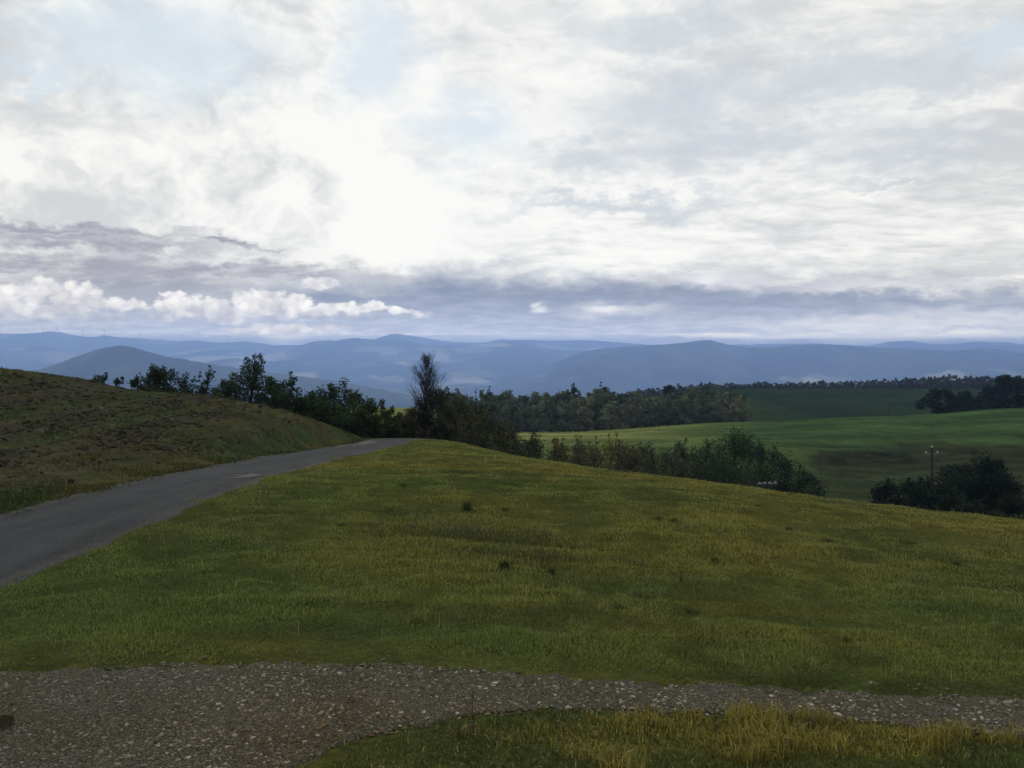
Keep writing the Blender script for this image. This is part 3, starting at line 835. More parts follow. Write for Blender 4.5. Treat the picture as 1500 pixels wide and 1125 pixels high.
# grass and herbs on the bank beside the road
def bank_grass():
    x, y = polar(150000, 12, 62, -41, -8)
    keep = (x < -9.08 + (fbm(x * 0 + 4, y * 1.1, 78, 3) - .5) * .5 + .45 * rng.random(len(x)) ** 5) & (rng.random(len(x)) < .12 + .88 * bank_cover(x, y))
    x, y = x[keep], y[keep]; rr = np.hypot(x, y); d = -9.35 - x
    t = sstep(.45, .65, fbm(x * .5, y * .2, 95, 3))
    c = lerp(np.broadcast_to(np.array([.030, .041, .015]), x.shape + (3,)), np.array([.056, .052, .020]), t * .8)
    c = lerp(c, np.array([.066, .052, .021]), .75 * sstep(1.4, 2.4, d) * (1 - sstep(3, 4.5, d)) * (1 - sstep(30, 42, y)))
    c = c * rng.uniform(.55, 1.4, len(x))[:, None]
    h = (.03 + .07 * sstep(.4, .7, fbm(x * 1.2, y * .7, 161, 3))) * rng.uniform(.6, 1.3, len(x))
    blades('bank_grass', x, y, h, np.maximum(.006, .00095 * rr) * rng.uniform(.6, 1.3, len(x)), c, GRASS, .6, 'patchy green and rusty grass growing over the ploughed bank', 'grass')
bank_grass()

# ------------------------------------------------------------------ stones and clods
ICO_V = None
def ico():
    global ICO_V
    bm = bmesh.new(); bmesh.ops.create_icosphere(bm, subdivisions=1, radius=1)
    V = np.array([v.co[:] for v in bm.verts]); T = np.array([[v.index for v in f.verts] for f in bm.faces]); bm.free()
    return V, T
IV, IT = ico()
def lumps(name, x, y, size, c, mat, flat=.5, label=None, cat=None, sink=.3):
    n = len(x); k = len(IV)
    th = rng.uniform(0, 2 * math.pi, n)
    sx = size * rng.uniform(.7, 1.35, n); sy = size * rng.uniform(.6, 1.0, n); sz = size * flat * rng.uniform(.55, 1.3, n)
    P = IV[None] * (1 + rng.uniform(-.28, .28, (n, k)))[..., None]
    X = P[..., 0] * sx[:, None]; Y = P[..., 1] * sy[:, None]; Z = P[..., 2] * sz[:, None]
    tl = rng.uniform(-.35, .35, n)[:, None]; Z = Z + X * tl
    Xr = X * np.cos(th)[:, None] - Y * np.sin(th)[:, None]; Yr = X * np.sin(th)[:, None] + Y * np.cos(th)[:, None]
    z = ground_z(x, y) + sz * (1 - sink) * .6 + .008
    V = np.stack([Xr + x[:, None], Yr + y[:, None], Z + z[:, None]], -1).reshape(-1, 3)
    T = (np.arange(n)[:, None, None] * k + IT[None]).reshape(-1, 3)
    o = mesh_obj(name, V, mat=mat, tris=T, colors=np.repeat(c, k, 0))
    tag(o, label, cat, kind='stuff')
    return o
STONE = attr_ground('stones', ((18, .25), (90, .3)), bump=.25, bscale=120, rough=.85)
def gravel():
    n = 150000
    x = rng.uniform(-7.5, 8.5, n); y = rng.uniform(3.2, 8.6, n)
    keep = on_gravel(x, y, .14) & (np.abs(x) < y * .72 + .3)
    dens = .5 + .5 * sstep(.34, .58, fbm(x * 1.9, y * 2.6, 221, 4)); keep &= rng.random(n) < .10 + .90 * dens
    x, y = x[keep], y[keep]; n = len(x)
    size = .0048 + .0165 * rng.random(n) ** 2.4 + .020 * (rng.random(n) < .02) * rng.random(n)
    base = lerp(np.broadcast_to(np.array([.058, .055, .040]), (n, 3)), np.array([.26, .25, .195]), rng.random(n) ** 1.5)
    base = lerp(base, np.array([.075, .055, .034]), (rng.random(n) < .18) * .7 + .25 * sstep(.5, .7, fbm(x * .9, y * .9, 231, 3)))
    base = np.where((rng.random(n) < .05)[:, None], np.array([.34, .33, .29]), base)
    base = lerp(base, np.array([.062, .069, .066]), .5 * (1 - sstep(-3.2, -1.2, x)))
    base = base * (.75 + .5 * fbm(x * .8 + 7, y * 1.2, 241, 3))[:, None]
    brown = np.exp(-((x + 1.3) / 1.5) ** 2 - ((y - 6.0) / .7) ** 2); base = lerp(base, base * np.array([1.05, .80, .58]), .8 * brown)
    lumps('gravel_stones', x, y, size, base, STONE, .42, 'small flat grey and brown stones covering the track', 'gravel')
gravel()
def edge_stones():
    """a line of larger pale stones strewn where the grass meets the gravel"""
    n = 380
    i = rng.integers(0, len(TP), n); j = rng.normal(-.25, .45, n)
    x = TF[i, 0] * (1 + j * .06); y = TF[i, 1] * (1 + j * .08)
    k2 = np.abs(x) < .75 * y; x, y = x[k2], y[k2]
    lumps('gravel_stones', x, y, .009 + .016 * rng.random(len(x)) ** 2, np.array([.13, .125, .104]) * rng.uniform(.5, 1.3, (len(x), 1)), STONE, .5, 'larger pale stones strewn along the grass edge of the track', 'gravel')
edge_stones()
CLOD = attr_ground('clods', ((6, .3), (30, .3)), bump=.4, bscale=40)
def clods():
    x, y = polar(34000, 15, 52, -40, -9)
    keep = (x < -9.9) & (rng.random(len(x)) > bank_cover(x, y) * 1.02) & (y < 49) & (rng.random(len(x)) < .15 + .85 * sstep(.4, .6, fbm(x * .7, y * .5, 251, 4)))
    x, y = x[keep], y[keep]; n = len(x); rr = np.hypot(x, y)
    size = (.014 + .075 * rng.random(n) ** 3.5) * (1 + .012 * rr)
    c = lerp(np.broadcast_to(SOIL * .85, (n, 3)), np.array([.080, .072, .052]), rng.random(n) ** 1.8 * .9)
    c = np.where((rng.random(n) < .012)[:, None], np.array([.13, .125, .105]), c)
    lumps('soil_clods', x, y, size, c, CLOD, .6, 'dark clods of turned earth on the ploughed bank', 'soil')
clods()

# ------------------------------------------------------------------ trees and shrubs
BARK = solid('bark', (.050, .040, .032), .95, .1, scale=12, bump=.5)
DARKBARK = solid('dark_bark', (.028, .024, .021), .95, .1, scale=12, bump=.5)
LEAF_DARK = leafy('dark_leaves', .22, (1, 1, 1), .22)
LEAF_WOOD = leafy('woodland_leaves', .22, (1, 1, 1), .30)
LEAF_FAR = leafy('far_leaves', .15, (1, 1, 1), .25)

def leaf_cloud(P, size, base, vary, seed, flat=.0, lobe_c=None):
    """leaf-sized quads at the points P"""
    r = np.random.default_rng(seed); n = len(P)
    u = r.normal(size=(n, 3)); u /= np.linalg.norm(u, axis=1)[:, None]
    t = r.normal(size=(n, 3)); v = np.cross(u, t); v /= np.linalg.norm(v, axis=1)[:, None] + 1e-9
    s = size * r.uniform(.55, 1.35, n); a = r.uniform(.45, .8, n)
    U = u * s[:, None]; W = v * (s * a)[:, None]
    V = np.stack([P - U, P - W * .9 + U * .1, P + U, P + W * .9 + U * .1], 1).astype(np.float32)
    Q = np.arange(n)[:, None] * 4 + np.arange(4)
    c = np.asarray(base)[None] * r.uniform(1 - vary, 1 + vary, (n, 1)) * (lobe_c if lobe_c is not None else 1)
    return V.reshape(-1, 3), Q, np.repeat(c, 4, 0)

def crown_points(n, w, h, z0, lobes, seed, open_=.0, top=0.0, spread=.42, bushy=False):
    """points spread through a crown of many uneven lobes; returns points, lobe centres and lobe index"""
    r = np.random.default_rng(seed)
    L = []
    rmax = min(.24 * w, .30 * h); rmin = rmax * .42
    for i in range(lobes):
        q = (i + r.uniform(0, 1)) / lobes
        zz = z0 + h * (.04 + .84 * q)
        if bushy: prof = math.sqrt(max(.03, 1 - (q * .98) ** 3.6))
        else: prof = math.sqrt(max(.05, 1 - (2 * abs(q - .36) / 1.35) ** 2))
        ang = r.uniform(0, 2 * math.pi); rr = r.uniform(rmin, rmax) * (1 - (.22 if bushy else .45) * q)
        rad = max(0, w / 2 * prof - rr * .6) * r.uniform(.1, 1) ** .6
        L.append((rad * math.cos(ang), rad * math.sin(ang), zz, rr))
    for i in range(int(top)):
        ang = r.uniform(0, 2 * math.pi); rad = w / 2 * r.uniform(.0, .6)
        zt = z0 + h * r.uniform(.84, 1.04) * (1 - .25 * (rad / (w / 2)) ** 2)
        for m in range(3):
            L.append((rad * math.cos(ang) + r.normal(0, .015 * w), rad * math.sin(ang), zt - m * h * .07, rmax * r.uniform(.16, .34)))
    L = np.array(L)
    wts = L[:, 3] ** 1.8; idx = r.choice(len(L), n, p=wts / wts.sum())
    d = r.normal(size=(n, 3)); d /= np.linalg.norm(d, axis=1)[:, None]
    # small twig tufts inside each lobe
    rad = L[idx, 3] * (r.uniform(.15, 1, n) ** spread)
    tuft = 1 + .34 * np.sin(d[:, 0] * 5 + idx) * np.cos(d[:, 1] * 6 + 2 * idx) + .24 * np.sin(d[:, 2] * 9 + idx)
    P = L[idx, :3] + d * (rad * tuft)[:, None] * np.array([1, 1, .85])
    P[:, 2] = np.maximum(P[:, 2], r.uniform(.0, .08, n) * h)
    return P, L, idx

def make_tree(name, label, cat, w, h, n, leaf, base, seed, lobes=16, z0=None, trunk=None, mat=None, bark=None, group=None, vary=.4, top=3, spread=.42, tone=.35, loc=(0, 0, -500), limbs=9, bushy=False):
    """one tree or shrub: an Empty at its foot > trunk (with limbs), crown"""
    r = np.random.default_rng(seed + 1000)
    z0 = h * .12 if z0 is None else z0
    root = empty(name, loc); tag(root, label, cat, group)
    P, L, idx = crown_points(n, w, h - z0, z0, lobes, seed, top=top, spread=spread, bushy=bushy)
    lc = r.uniform(1 - tone, 1 + tone, len(L))
    hue = r.uniform(-1, 1, len(L))
    lobe_c = lc[idx][:, None] * (1 + hue[idx][:, None] * np.array([.12, 0.02, -.06]))
    V, Q, C = leaf_cloud(P, leaf, base, vary, seed, lobe_c=lobe_c)
    mesh_obj('crown', V, mat=mat or LEAF_DARK, parent=root, quads=Q, colors=C)
    tr = trunk or h * .022
    mb = MB()
    topz = z0 + (h - z0) * .72
    pts = [(0, 0, -.25 * h * .2)] + [(r.normal(0, .02 * h) * q, r.normal(0, .02 * h) * q, topz * q) for q in (.08, .3, .55, .8, 1)]
    mb.tube(pts, [tr * 1.5, tr * 1.25, tr, tr * .8, tr * .5, tr * .2], 7)
    order = np.argsort(-L[:, 3])[:limbs]
    for k_ in list(order) + list(range(len(L) - 3 * int(top), len(L), 3)):
        a = L[k_]; q = min(.92, max(.18, (a[2] - .28 * h) / topz))
        i = q * 5 ; p0 = Vector(pts[1 + min(4, int(q * 4.99))])
        p1 = Vector((a[0], a[1], a[2]))
        mid = p0.lerp(p1, .5) + Vector((0, 0, -.04 * h))
        mb.tube([p0, mid, p1], [tr * .5, tr * .32, tr * .1], 5)
    mb.build('trunk', bark or BARK, root)
    return root

def place(proto, x, y, s=1, rz=None, label=None, group=None, sz=None, sink=.0, first=False):
    o = proto if first else copy_tree(proto)
    o.location = (x, y, gz1(x, y) - sink); o.rotation_euler = (0, 0, rz if rz is not None else random.uniform(0, 6.28))
    o.scale = (s, s, sz if sz is not None else s)
    if label: o['label'] = label
    if group: o['group'] = group
    return o

def col_z(px, r, Y): return -(r - HY) / F * Y

DK = (.030, .046, .025)
# --- hedge line behind the ploughed bank, each tree at its own spot
def hedge_tree(px, rtop, Y, wpx, seed, label, base=DK, n=5200, lobes=18, top=4, leaf=.075, name='tree', cat='tree', z0f=.10, spread=.42, rb=None, group=None, tone=.35, mat=None, wk=1.6, bushy=True):
    x = (px - HX) / F * Y; zb = gz1(x, Y); h = col_z(px, rtop, Y) - zb; w = wk * wpx / F * Y
    t = make_tree(name, label, cat, w, h, int(n * 1.7), leaf, base, seed, int(lobes * 1.5), 0 if bushy else h * z0f, max(.03, h * .02), mat, DARKBARK, top=top, spread=spread, loc=(x, Y, zb), group=group, tone=tone, bushy=bushy)
    return t
HB = (
 (148, 546, 57, 26, 'low dark scrub bush peeping over the brow of the bank, farthest from the road', 900, 6, 2),
 (172, 552, 57, 18, 'tiny sprig of scrub on the skyline of the ploughed bank', 450, 4, 2),
 (198, 553, 56, 24, 'small dark shrub at the uphill end of the hedge', 900, 7, 2),
 (229, 535, 57, 46, 'broad dark shrub with ragged twiggy top, alone above the ploughed bank', 5200, 22, 9),
 (270, 548, 56, 40, 'thin open shrub between the broad dark shrub and the spindly sapling', 1500, 12, 4),
 (303, 537, 56, 26, 'spindly sapling with two bare tufted tips above the hedge', 650, 8, 5),
 (330, 556, 55, 46, 'low bushy shrub at the foot of the tallest hedge tree, bank side', 2000, 14, 3),
 (400, 556, 55, 40, 'shrub filling the hedge just roadward of the tallest tree', 2200, 14, 3),
 (424, 549, 56, 44, 'hedge tree with a few upright tufts beside the tallest tree', 2200, 12, 6),
 (455, 572, 55, 44, 'rounded low shrub in the dip of the hedge', 2400, 14, 3),
 (484, 556, 57, 60, 'leafy green hedge tree with a spreading top above the road bend', 4200, 18, 7),
 (518, 572, 57, 46, 'leaning shrub on the roadward slope of the hedge', 2800, 16, 5),
 (545, 585, 58, 44, 'low dark shrub where the hedge drops to the road', 2600, 14, 5),
 (572, 598, 59, 34, 'brownish shrub at the end of the hedge by the road', 1700, 12, 4),
 (590, 606, 61, 30, 'low brown bush at the far edge of the road bend', 1300, 10, 3),
)
HB = HB + (
 (214, 565, 55, 44, 'low undergrowth under the broad ragged shrub, uphill side', 1800, 12, 2),
 (248, 566, 55, 50, 'low undergrowth between the broad ragged shrub and the open shrub', 2000, 12, 3),
 (286, 563, 56, 48, 'low undergrowth below the thin open shrub', 2000, 12, 3),
 (316, 564, 56, 46, 'low undergrowth around the spindly sapling', 2000, 12, 3),
 (418, 572, 54, 56, 'thick undergrowth roadward of the tallest hedge tree', 2600, 14, 3),
 (440, 580, 54, 56, 'thick undergrowth below the tufted hedge tree', 2600, 14, 3),
 (470, 588, 54, 60, 'green undergrowth below the spreading hedge tree', 2800, 14, 3),
 (500, 590, 55, 60, 'green undergrowth just above the road bend', 2800, 14, 3),
 (530, 602, 56, 56, 'brownish undergrowth at the low end of the hedge', 2600, 14, 3),
 (556, 608, 57, 50, 'brown undergrowth where the road bends past the hedge', 2400, 14, 3),
 (580, 614, 59, 46, 'low brambles beside the road at the end of the hedge', 2200, 12, 3),
)
for i, (px, rt, Y, wpx, lab, n, lb, tp) in enumerate(HB):
    base = DK if px < 440 else ((.034, .052, .026) if px < 560 else (.046, .050, .028))
    hedge_tree(px, rt, Y, wpx, 500 + i * 7, lab, base, n, lb, tp, name='shrub' if 'tree' not in lab.split(',')[0].split(' with ')[0] else 'tree', cat='tree' if ('tree' in lab[:40] and 'foot' not in lab) else 'shrub')

# the tallest hedge tree: a wide dark body with a knotty head
def tall_hedge_tree():
    Y = 56; px = 366; x = (px - HX) / F * Y; zb = gz1(x, Y); k = Y / F
    root = empty('tree', (x, Y, zb)); tag(root, 'tallest tree of the hedge, dark leaves with a narrow knotty head', 'tree')
    def P(u, r, d=0): return ((u - px) * k, d, col_z(px, r, Y) - zb)
    r_ = np.random.default_rng(77)
    L = []
    for u, r, rad in ((372, 523, 4.5), (381, 522, 4.5), (364, 528, 6), (385, 529, 6), (374, 533, 8), (360, 540, 9), (368, 545, 12), (384, 540, 7), (379, 553, 12), (355, 555, 11), (341, 553, 8), (335, 566, 10), (347, 570, 14), (395, 556, 6), (392, 566, 13),
                      (402, 574, 11), (368, 572, 18), (352, 590, 18), (384, 590, 18), (333, 588, 13), (405, 592, 12), (365, 604, 18)):
        p = P(u, r, r_.uniform(-.5, .5)); L.append((*p, rad * k))
    L = np.array(L); n = 8500
    wts = L[:, 3] ** 2; idx = r_.choice(len(L), n, p=wts / wts.sum())
    d = r_.normal(size=(n, 3)); d /= np.linalg.norm(d, axis=1)[:, None]
    tuft = 1 + .35 * np.sin(d[:, 0] * 5 + idx) * np.cos(d[:, 1] * 6 + idx)
    PP = L[idx, :3] + d * (L[idx, 3] * r_.uniform(.1, 1, n) ** .45 * tuft)[:, None]
    lc = r_.uniform(.7, 1.3, len(L))[idx][:, None]
    V, Q, C = leaf_cloud(PP, .07, DK, .4, 78, lobe_c=lc)
    mesh_obj('crown', V, mat=LEAF_DARK, parent=root, quads=Q, colors=C)
    mb = MB(); pts = [P(367, 640), P(366, 600), P(369, 570), P(372, 545), P(376, 527)]
    mb.tube(pts, [.14, .12, .09, .06, .02], 7)
    for a in L: mb.tube([pts[1] if a[2] < 2.3 else pts[2], Vector(pts[2]).lerp(Vector(a[:3]), .6), a[:3]], [.06, .04, .012], 5)
    mb.build('trunk', DARKBARK, root)
tall_hedge_tree()

# the bare tree at the bend
def bare_tree():
    Y = 61; px = 624; x = (px - HX) / F * Y; zb = gz1(x, Y); H = col_z(px, 521, Y) - zb
    root = empty('bare_tree', (x, Y, zb)); tag(root, 'bare tree with fine upright twigs standing dark where the road turns', 'tree')
    r_ = random.Random(5); mb = MB(); tips = []
    tr = MB()
    def grow(p, d, ln, rad, lev):
        n = 3; pts = [p]; q = p; dd = d.copy()
        for i in range(n):
            dd = (dd + Vector((r_.gauss(0, .13), r_.gauss(0, .13), .10))).normalized()
            q = q + dd * ln / n; pts.append(q)
        (tr if lev == 0 else mb).tube(pts, [max(.006, rad * (1 - .22 * i)) for i in range(n + 1)], 5 if lev < 2 else 3, cap=False)
        tips.append((q, lev))
        if lev >= 4: return
        k = {0: 9, 1: 5, 2: 6, 3: 3}[lev]
        for i in range(k):
            t = r_.uniform(.28, 1); o = pts[min(n - 1, int(t * n))].lerp(pts[min(n, int(t * n) + 1)], t * n % 1)
            sp = {0: .55, 1: .6, 2: .7, 3: .8}[lev]
            v = (dd + Vector((r_.gauss(0, sp), r_.gauss(0, sp), r_.uniform(.0, .5)))).normalized()
            if v.z < 0.1: v.z = .25; v.normalize()
            grow(o, v, ln * r_.uniform(.36, .62), max(.008, rad * .55), lev + 1)
    n = 10; lead = [Vector((.05 * math.sin(i * 1.3) * i / n, .04 * math.cos(i) * i / n, H * .97 * i / n)) for i in range(n + 1)]
    tr.tube(lead, [.10 * (1 - .88 * i / n) for i in range(n + 1)], 7, cap=False)
    for i in range(90):
        t = .08 + .88 * (i + r_.random()) / 90; o = lead[int(t * n)].lerp(lead[min(n, int(t * n) + 1)], t * n % 1)
        th = r_.uniform(0, 6.283); out = .62 if t < .75 else .45
        d = Vector((math.cos(th) * out, math.sin(th) * out, 1)).normalized()
        ln = H * (.13 + .17 * math.sin(math.pi * min(1, t * 1.05)) ) * r_.uniform(.7, 1.15) * (1.1 - .45 * t)
        grow(o, d, ln, .038 * (1.15 - t), 2)
    tr.build('trunk', DARKBARK, root); mb.build('branches', DARKBARK, root)
    P = []
    for q, lev in tips:
        fr = q.z / H
        if r_.random() < (.95 if fr < .55 else .22): 
            for i in range(11 if fr < .5 else 3): P.append((q.x + r_.gauss(0, .10), q.y + r_.gauss(0, .10), q.z - r_.random() * .25))
    V, Q, C = leaf_cloud(np.array(P), .040, (.022, .026, .018), .4, 9)
    mesh_obj('foliage', V, mat=LEAF_DARK, parent=root, quads=Q, colors=C)
bare_tree()

# --- shrubs round the bend, east of the bare tree
EB = (
 (606, 596, 63, 34, 'dark shrub crowding the foot of the bare tree, road side', 2200),
 (648, 562, 64, 40, 'tall thin dark shrub leaning on the bare tree', 2600),
 (668, 578, 68, 50, 'dense dark shrub just east of the bare tree', 3000),
 (632, 612, 63, 60, 'low dark thicket under the bare tree', 2800),
 (690, 596, 70, 56, 'dull green shrub, third east of the bare tree', 3000),
 (722, 606, 72, 60, 'rounded bush above the crest of the meadow, before the wood', 3000),
 (752, 622, 70, 50, 'brownish low bush where the wood meets the meadow crest', 2600),
 (780, 630, 74, 42, 'low grey-brown bush at the start of the bright far meadow', 2200),
 (705, 630, 66, 60, 'low dark scrub along the meadow crest', 2200),
)
EB = EB + (
 (662, 600, 66, 60, 'dark undergrowth behind the low thicket of the bare tree', 2800),
 (738, 612, 76, 60, 'olive bush at the near foot of the wood', 2600),
 (765, 634, 68, 60, 'scrubby low bush along the meadow crest below the wood', 2400),
 (676, 570, 74, 34, 'taller olive shrub rising east of the bare tree', 2200),
 (700, 576, 80, 44, 'broad olive shrub in front of the wood end', 2400),
)
for i, (px, rt, Y, wpx, lab, n) in enumerate(EB):
    hedge_tree(px, rt, Y, wpx, 700 + i * 7, lab, (.046, .055, .034) if i % 3 else (.062, .066, .042), n, 16, 4, leaf=.09, name='shrub', cat='shrub')

# --- the hedgerow in the dip below the meadow
DP = (
 (822, 635, 92, 38, 'upright shrub with yellowing leaves, first of the row below the meadow', (.060, .058, .020), 1500),
 (845, 640, 96, 30, 'low sparse shrub among the yellowing hedgerow', (.036, .040, .020), 1500),
 (868, 639, 92, 42, 'upright yellow-green shrub between two sparse bushes', (.052, .055, .020), 1600),
 (893, 636, 94, 40, 'thin shrub with the yellowest top in the hedgerow', (.075, .072, .018), 1400),
 (918, 640, 96, 46, 'yellow-green shrub near the middle of the hedgerow', (.044, .048, .020), 1700),
 (945, 643, 98, 44, 'dull green bush in the hedgerow below the bright meadow', (.034, .042, .024), 2200),
 (972, 650, 100, 50, 'low grey-green bush mid way along the hedgerow', (.038, .044, .028), 2200),
 (1002, 645, 103, 54, 'dark flat-topped bush next to the great round bush', (.026, .034, .020), 2600),
 (1032, 646, 104, 50, 'dark bush tucked against the great round bush', (.024, .033, .020), 2600),
 (1078, 630, 108, 84, 'great round dark bush standing above the hedgerow', (.020, .032, .017), 7500),
 (1120, 642, 110, 52, 'broad dark bush on the downhill shoulder of the great round bush', (.019, .030, .017), 3600),
 (1150, 668, 106, 62, 'low dark bush at the downhill end of the hedgerow', (.018, .028, .017), 3000),
 (1180, 690, 104, 44, 'last low dark bush of the hedgerow before the rough slope', (.018, .027, .017), 2200),
 (1060, 672, 98, 70, 'dark thicket along the foot of the great round bush', (.020, .030, .018), 2600),
 (985, 660, 92, 66, 'grey-green thicket along the meadow crest, mid hedgerow', (.032, .039, .024), 2400),
 (905, 647, 86, 76, 'brownish thicket along the meadow crest, upper hedgerow', (.036, .038, .022), 2400),
 (845, 646, 80, 62, 'scrubby grey-brown thicket at the top of the hedgerow', (.040, .040, .024), 1800),
)
DP = DP + (
 (812, 646, 76, 50, 'pale brown scrub at the very top of the hedgerow', (.044, .042, .024), 2000),
 (870, 646, 84, 78, 'grey-brown undergrowth below the yellowing shrubs', (.040, .040, .026), 2400),
 (930, 648, 88, 80, 'grey undergrowth below the middle of the hedgerow', (.036, .040, .027), 2400),
 (958, 654, 90, 64, 'grey-green undergrowth downhill of the hedgerow middle', (.033, .039, .025), 2400),
 (1020, 668, 96, 66, 'dark undergrowth before the great round bush', (.024, .032, .020), 2400),
 (1105, 676, 100, 70, 'dark undergrowth beyond the great round bush', (.019, .028, .017), 2400),
)
for i, (px, rt, Y, wpx, lab, bs, n) in enumerate(DP):
    hedge_tree(px, rt, Y, wpx, 900 + i * 7, lab, tuple(1.6 * v for v in bs), n, 18 if n < 5000 else 40, 4, leaf=.13 if n < 5000 else .15, name='shrub', cat='shrub', z0f=.06)

# --- bushes round the utility pole
PB = (
 (1300, 704, 100, 50, 'low dark bush farthest up the slope from the utility pole', (.018, .027, .017), 1800),
 (1330, 704, 98, 50, 'dark bush on the hedge side of the utility pole', (.018, .028, .017), 2400),
 (1350, 700, 104, 30, 'small upright bush behind the utility pole', (.018, .029, .017), 1800),
 (1388, 706, 96, 40, 'dark bush hugging the foot of the utility pole', (.018, .027, .017), 2200),
 (1400, 680, 104, 60, 'round dark tree beside the utility pole', (.017, .027, .017), 3200),
 (1440, 669, 104, 62, 'largest dark tree beside the utility pole, domed crown', (.015, .024, .015), 5200),
 (1462, 690, 100, 56, 'dark tree on the far shoulder of the domed tree', (.015, .024, .015), 3000),
 (1440, 735, 78, 60, 'low bush below the domed tree at the meadow edge', (.020, .028, .018), 2200),
 (1492, 722, 80, 60, 'low dark bush at the meadow edge beyond the domed tree', (.017, .025, .016), 2600),
 (1400, 728, 84, 60, 'low dark thicket beneath the round tree by the pole', (.017, .026, .016), 2400),
)
for i, (px, rt, Y, wpx, lab, bs, n) in enumerate(PB):
    hedge_tree(px, rt, Y, wpx, 1100 + i * 7, lab, bs, n, 18, 3, leaf=.14, name='tree' if ' tree' in lab.split(',')[0][:24] else 'shrub', cat='tree' if ' tree' in lab.split(',')[0][:24] else 'shrub', z0f=.05)

# --- the wood beyond the bright meadow: each tree an object
WK = []
WLAB = ('dull olive broadleaf tree in the wood beyond the bright meadow', 'grey-brown autumn tree in the wood beyond the bright meadow', 'dark green tree in the wood beyond the bright meadow')
WBASE = ((.090, .116, .076), (.108, .122, .084), (.064, .088, .060))
for j in range(6):
    WK.append(make_tree('woodland_tree', WLAB[j % 3], 'tree', 10.5, 12, 4200, .34, WBASE[j % 3], 1300 + j, 34, .6, .2, LEAF_WOOD, BARK, top=4, tone=.4, group='trees of the wood beyond the meadow'))
used = [False] * 6
wood_top = pchip([640, 660, 690, 720, 745, 770, 800, 830, 845, 870, 885, 905, 935, 960, 985, 1010, 1040, 1060, 1085, 1105, 1120],
                 [575, 572, 574, 573, 568, 575, 568, 565, 570, 565, 560, 570, 566, 573, 568, 560, 562, 566, 564, 572, 585])
spots = []
for rank, (Y0, n) in enumerate(((262, 26), (280, 25), (300, 24), (322, 22))):
    for i in range(n):
        px = 652 + (1100 - 652) * (i + .5 * (rank % 2) + random.uniform(-.25, .25)) / n
        if rank == 0 and px < 700: continue
        if rank == 3 and px > 1075: continue
        spots.append((px, Y0 + random.uniform(-7, 7), rank))
for px, Y, rank in spots:
    x = (px - HX) / F * Y; zb = gz1(x, Y)
    tgt = col_z(px, float(wood_top(px)) + {0: 16, 1: 8, 2: 2, 3: 1}[rank] + random.uniform(-3, 8), Y) - zb
    j = random.choices(range(6), (3, 3, 3, 3, 1.5, 1.5))[0] if rank else random.choices(range(6), (3, 3, 4, 3, 3, 4))[0]
    s = max(.45, tgt / 12.3)
    o = place(WK[j], x, Y, min(1.25, max(.7, s)) * random.uniform(.85, 1.1), sz=s, first=not used[j]); used[j] = True
def pine(px, rt, Y, lab):
    hedge_tree(px, rt + 2, Y, 25, int(px), lab, (.030, .042, .030), 1900, 16, 2, leaf=.34, name='tree', cat='tree', mat=LEAF_WOOD, bushy=True, wk=1.0)
for px, rt, lab in ((716, 566, 'small dark pointed treetop over the near end of the wood'), (841, 560, 'dark pointed treetop over the middle of the wood'), (884, 557, 'broad dark treetop, tallest over the middle of the wood'), (979, 557, 'slim dark spire standing above the far end of the wood')):
    pine(px, rt, 305, lab.replace('pointed ', '').replace('slim dark spire', 'small dark crown'))

# --- the tree belt on the far skyline
FK = [make_tree('far_tree', 'dark tree in the long belt along the top of the far field', 'tree', 13, 9, 900, .6, (.034, .044, .030) if j % 2 else (.044, .050, .034), 1500 + j, 16, .2, .16, LEAF_FAR, DARKBARK, top=2, group='trees of the belt along the far field', limbs=3) for j in range(5)]
used = [False] * 5
belt_top = pchip([925, 960, 1000, 1060, 1120, 1180, 1240, 1300, 1350, 1385, 1400, 1430, 1450, 1470, 1500, 1560], [570, 565, 562, 560, 560, 557, 556, 555, 551, 547, 549, 551, 547, 552, 551, 552])
for i in range(118):
    px = 930 + (1545 - 930) * (i + random.uniform(-.3, .3)) / 118; Y = random.choice((648, 662, 676)) + random.uniform(-4, 4)
    x = (px - HX) / F * Y; zb = gz1(x, Y)
    h = max(3.5, col_z(px, float(belt_top(px)) + random.uniform(-1, 4.5), Y) - zb); j = random.randrange(5)
    s = h / 9.2
    place(FK[j], x, Y, max(.7, min(1.15, s)), sz=s * random.uniform(.8, 1.08), first=not used[j]); used[j] = True

# --- clump above the bright meadow's upper end
CL = (
 (1383, 571, 262, 54, 'round dark tree standing apart at the uphill end of the bright meadow', (.014, .022, .015), 3600),
 (1416, 572, 275, 16, 'slim dark tree between the two clumps above the bright meadow', (.014, .021, .015), 1000),
 (1422, 590, 268, 44, 'low grey-green shrubs between the two clumps above the bright meadow', (.030, .036, .026), 1800),
 (1444, 573, 270, 34, 'small dark tree at the edge of the big clump above the meadow', (.018, .026, .018), 1600),
 (1475, 550, 268, 58, 'big dark tree at the picture edge above the bright meadow', (.013, .020, .014), 4200),
 (1510, 552, 272, 60, 'dark tree behind the big dark tree above the bright meadow', (.013, .020, .014), 3000),
 (1400, 600, 256, 40, 'low light green bush on the brow of the bright meadow', (.034, .044, .022), 900),
 (1455, 588, 262, 40, 'dark low bush under the big clump above the bright meadow', (.018, .026, .018), 1500),
)
for i, (px, rt, Y, wpx, lab, bs, n) in enumerate(CL):
    lab = lab.replace('at the picture edge ', 'with the tallest crown ').replace('shrubs', 'shrub')
    hedge_tree(px, rt, Y, wpx, 1700 + i * 7, lab, bs, n, 20, 3, leaf=.32, name='tree' if ' tree' in lab[:28] else 'shrub', cat='tree' if ' tree' in lab[:28] else 'shrub', z0f=.05)
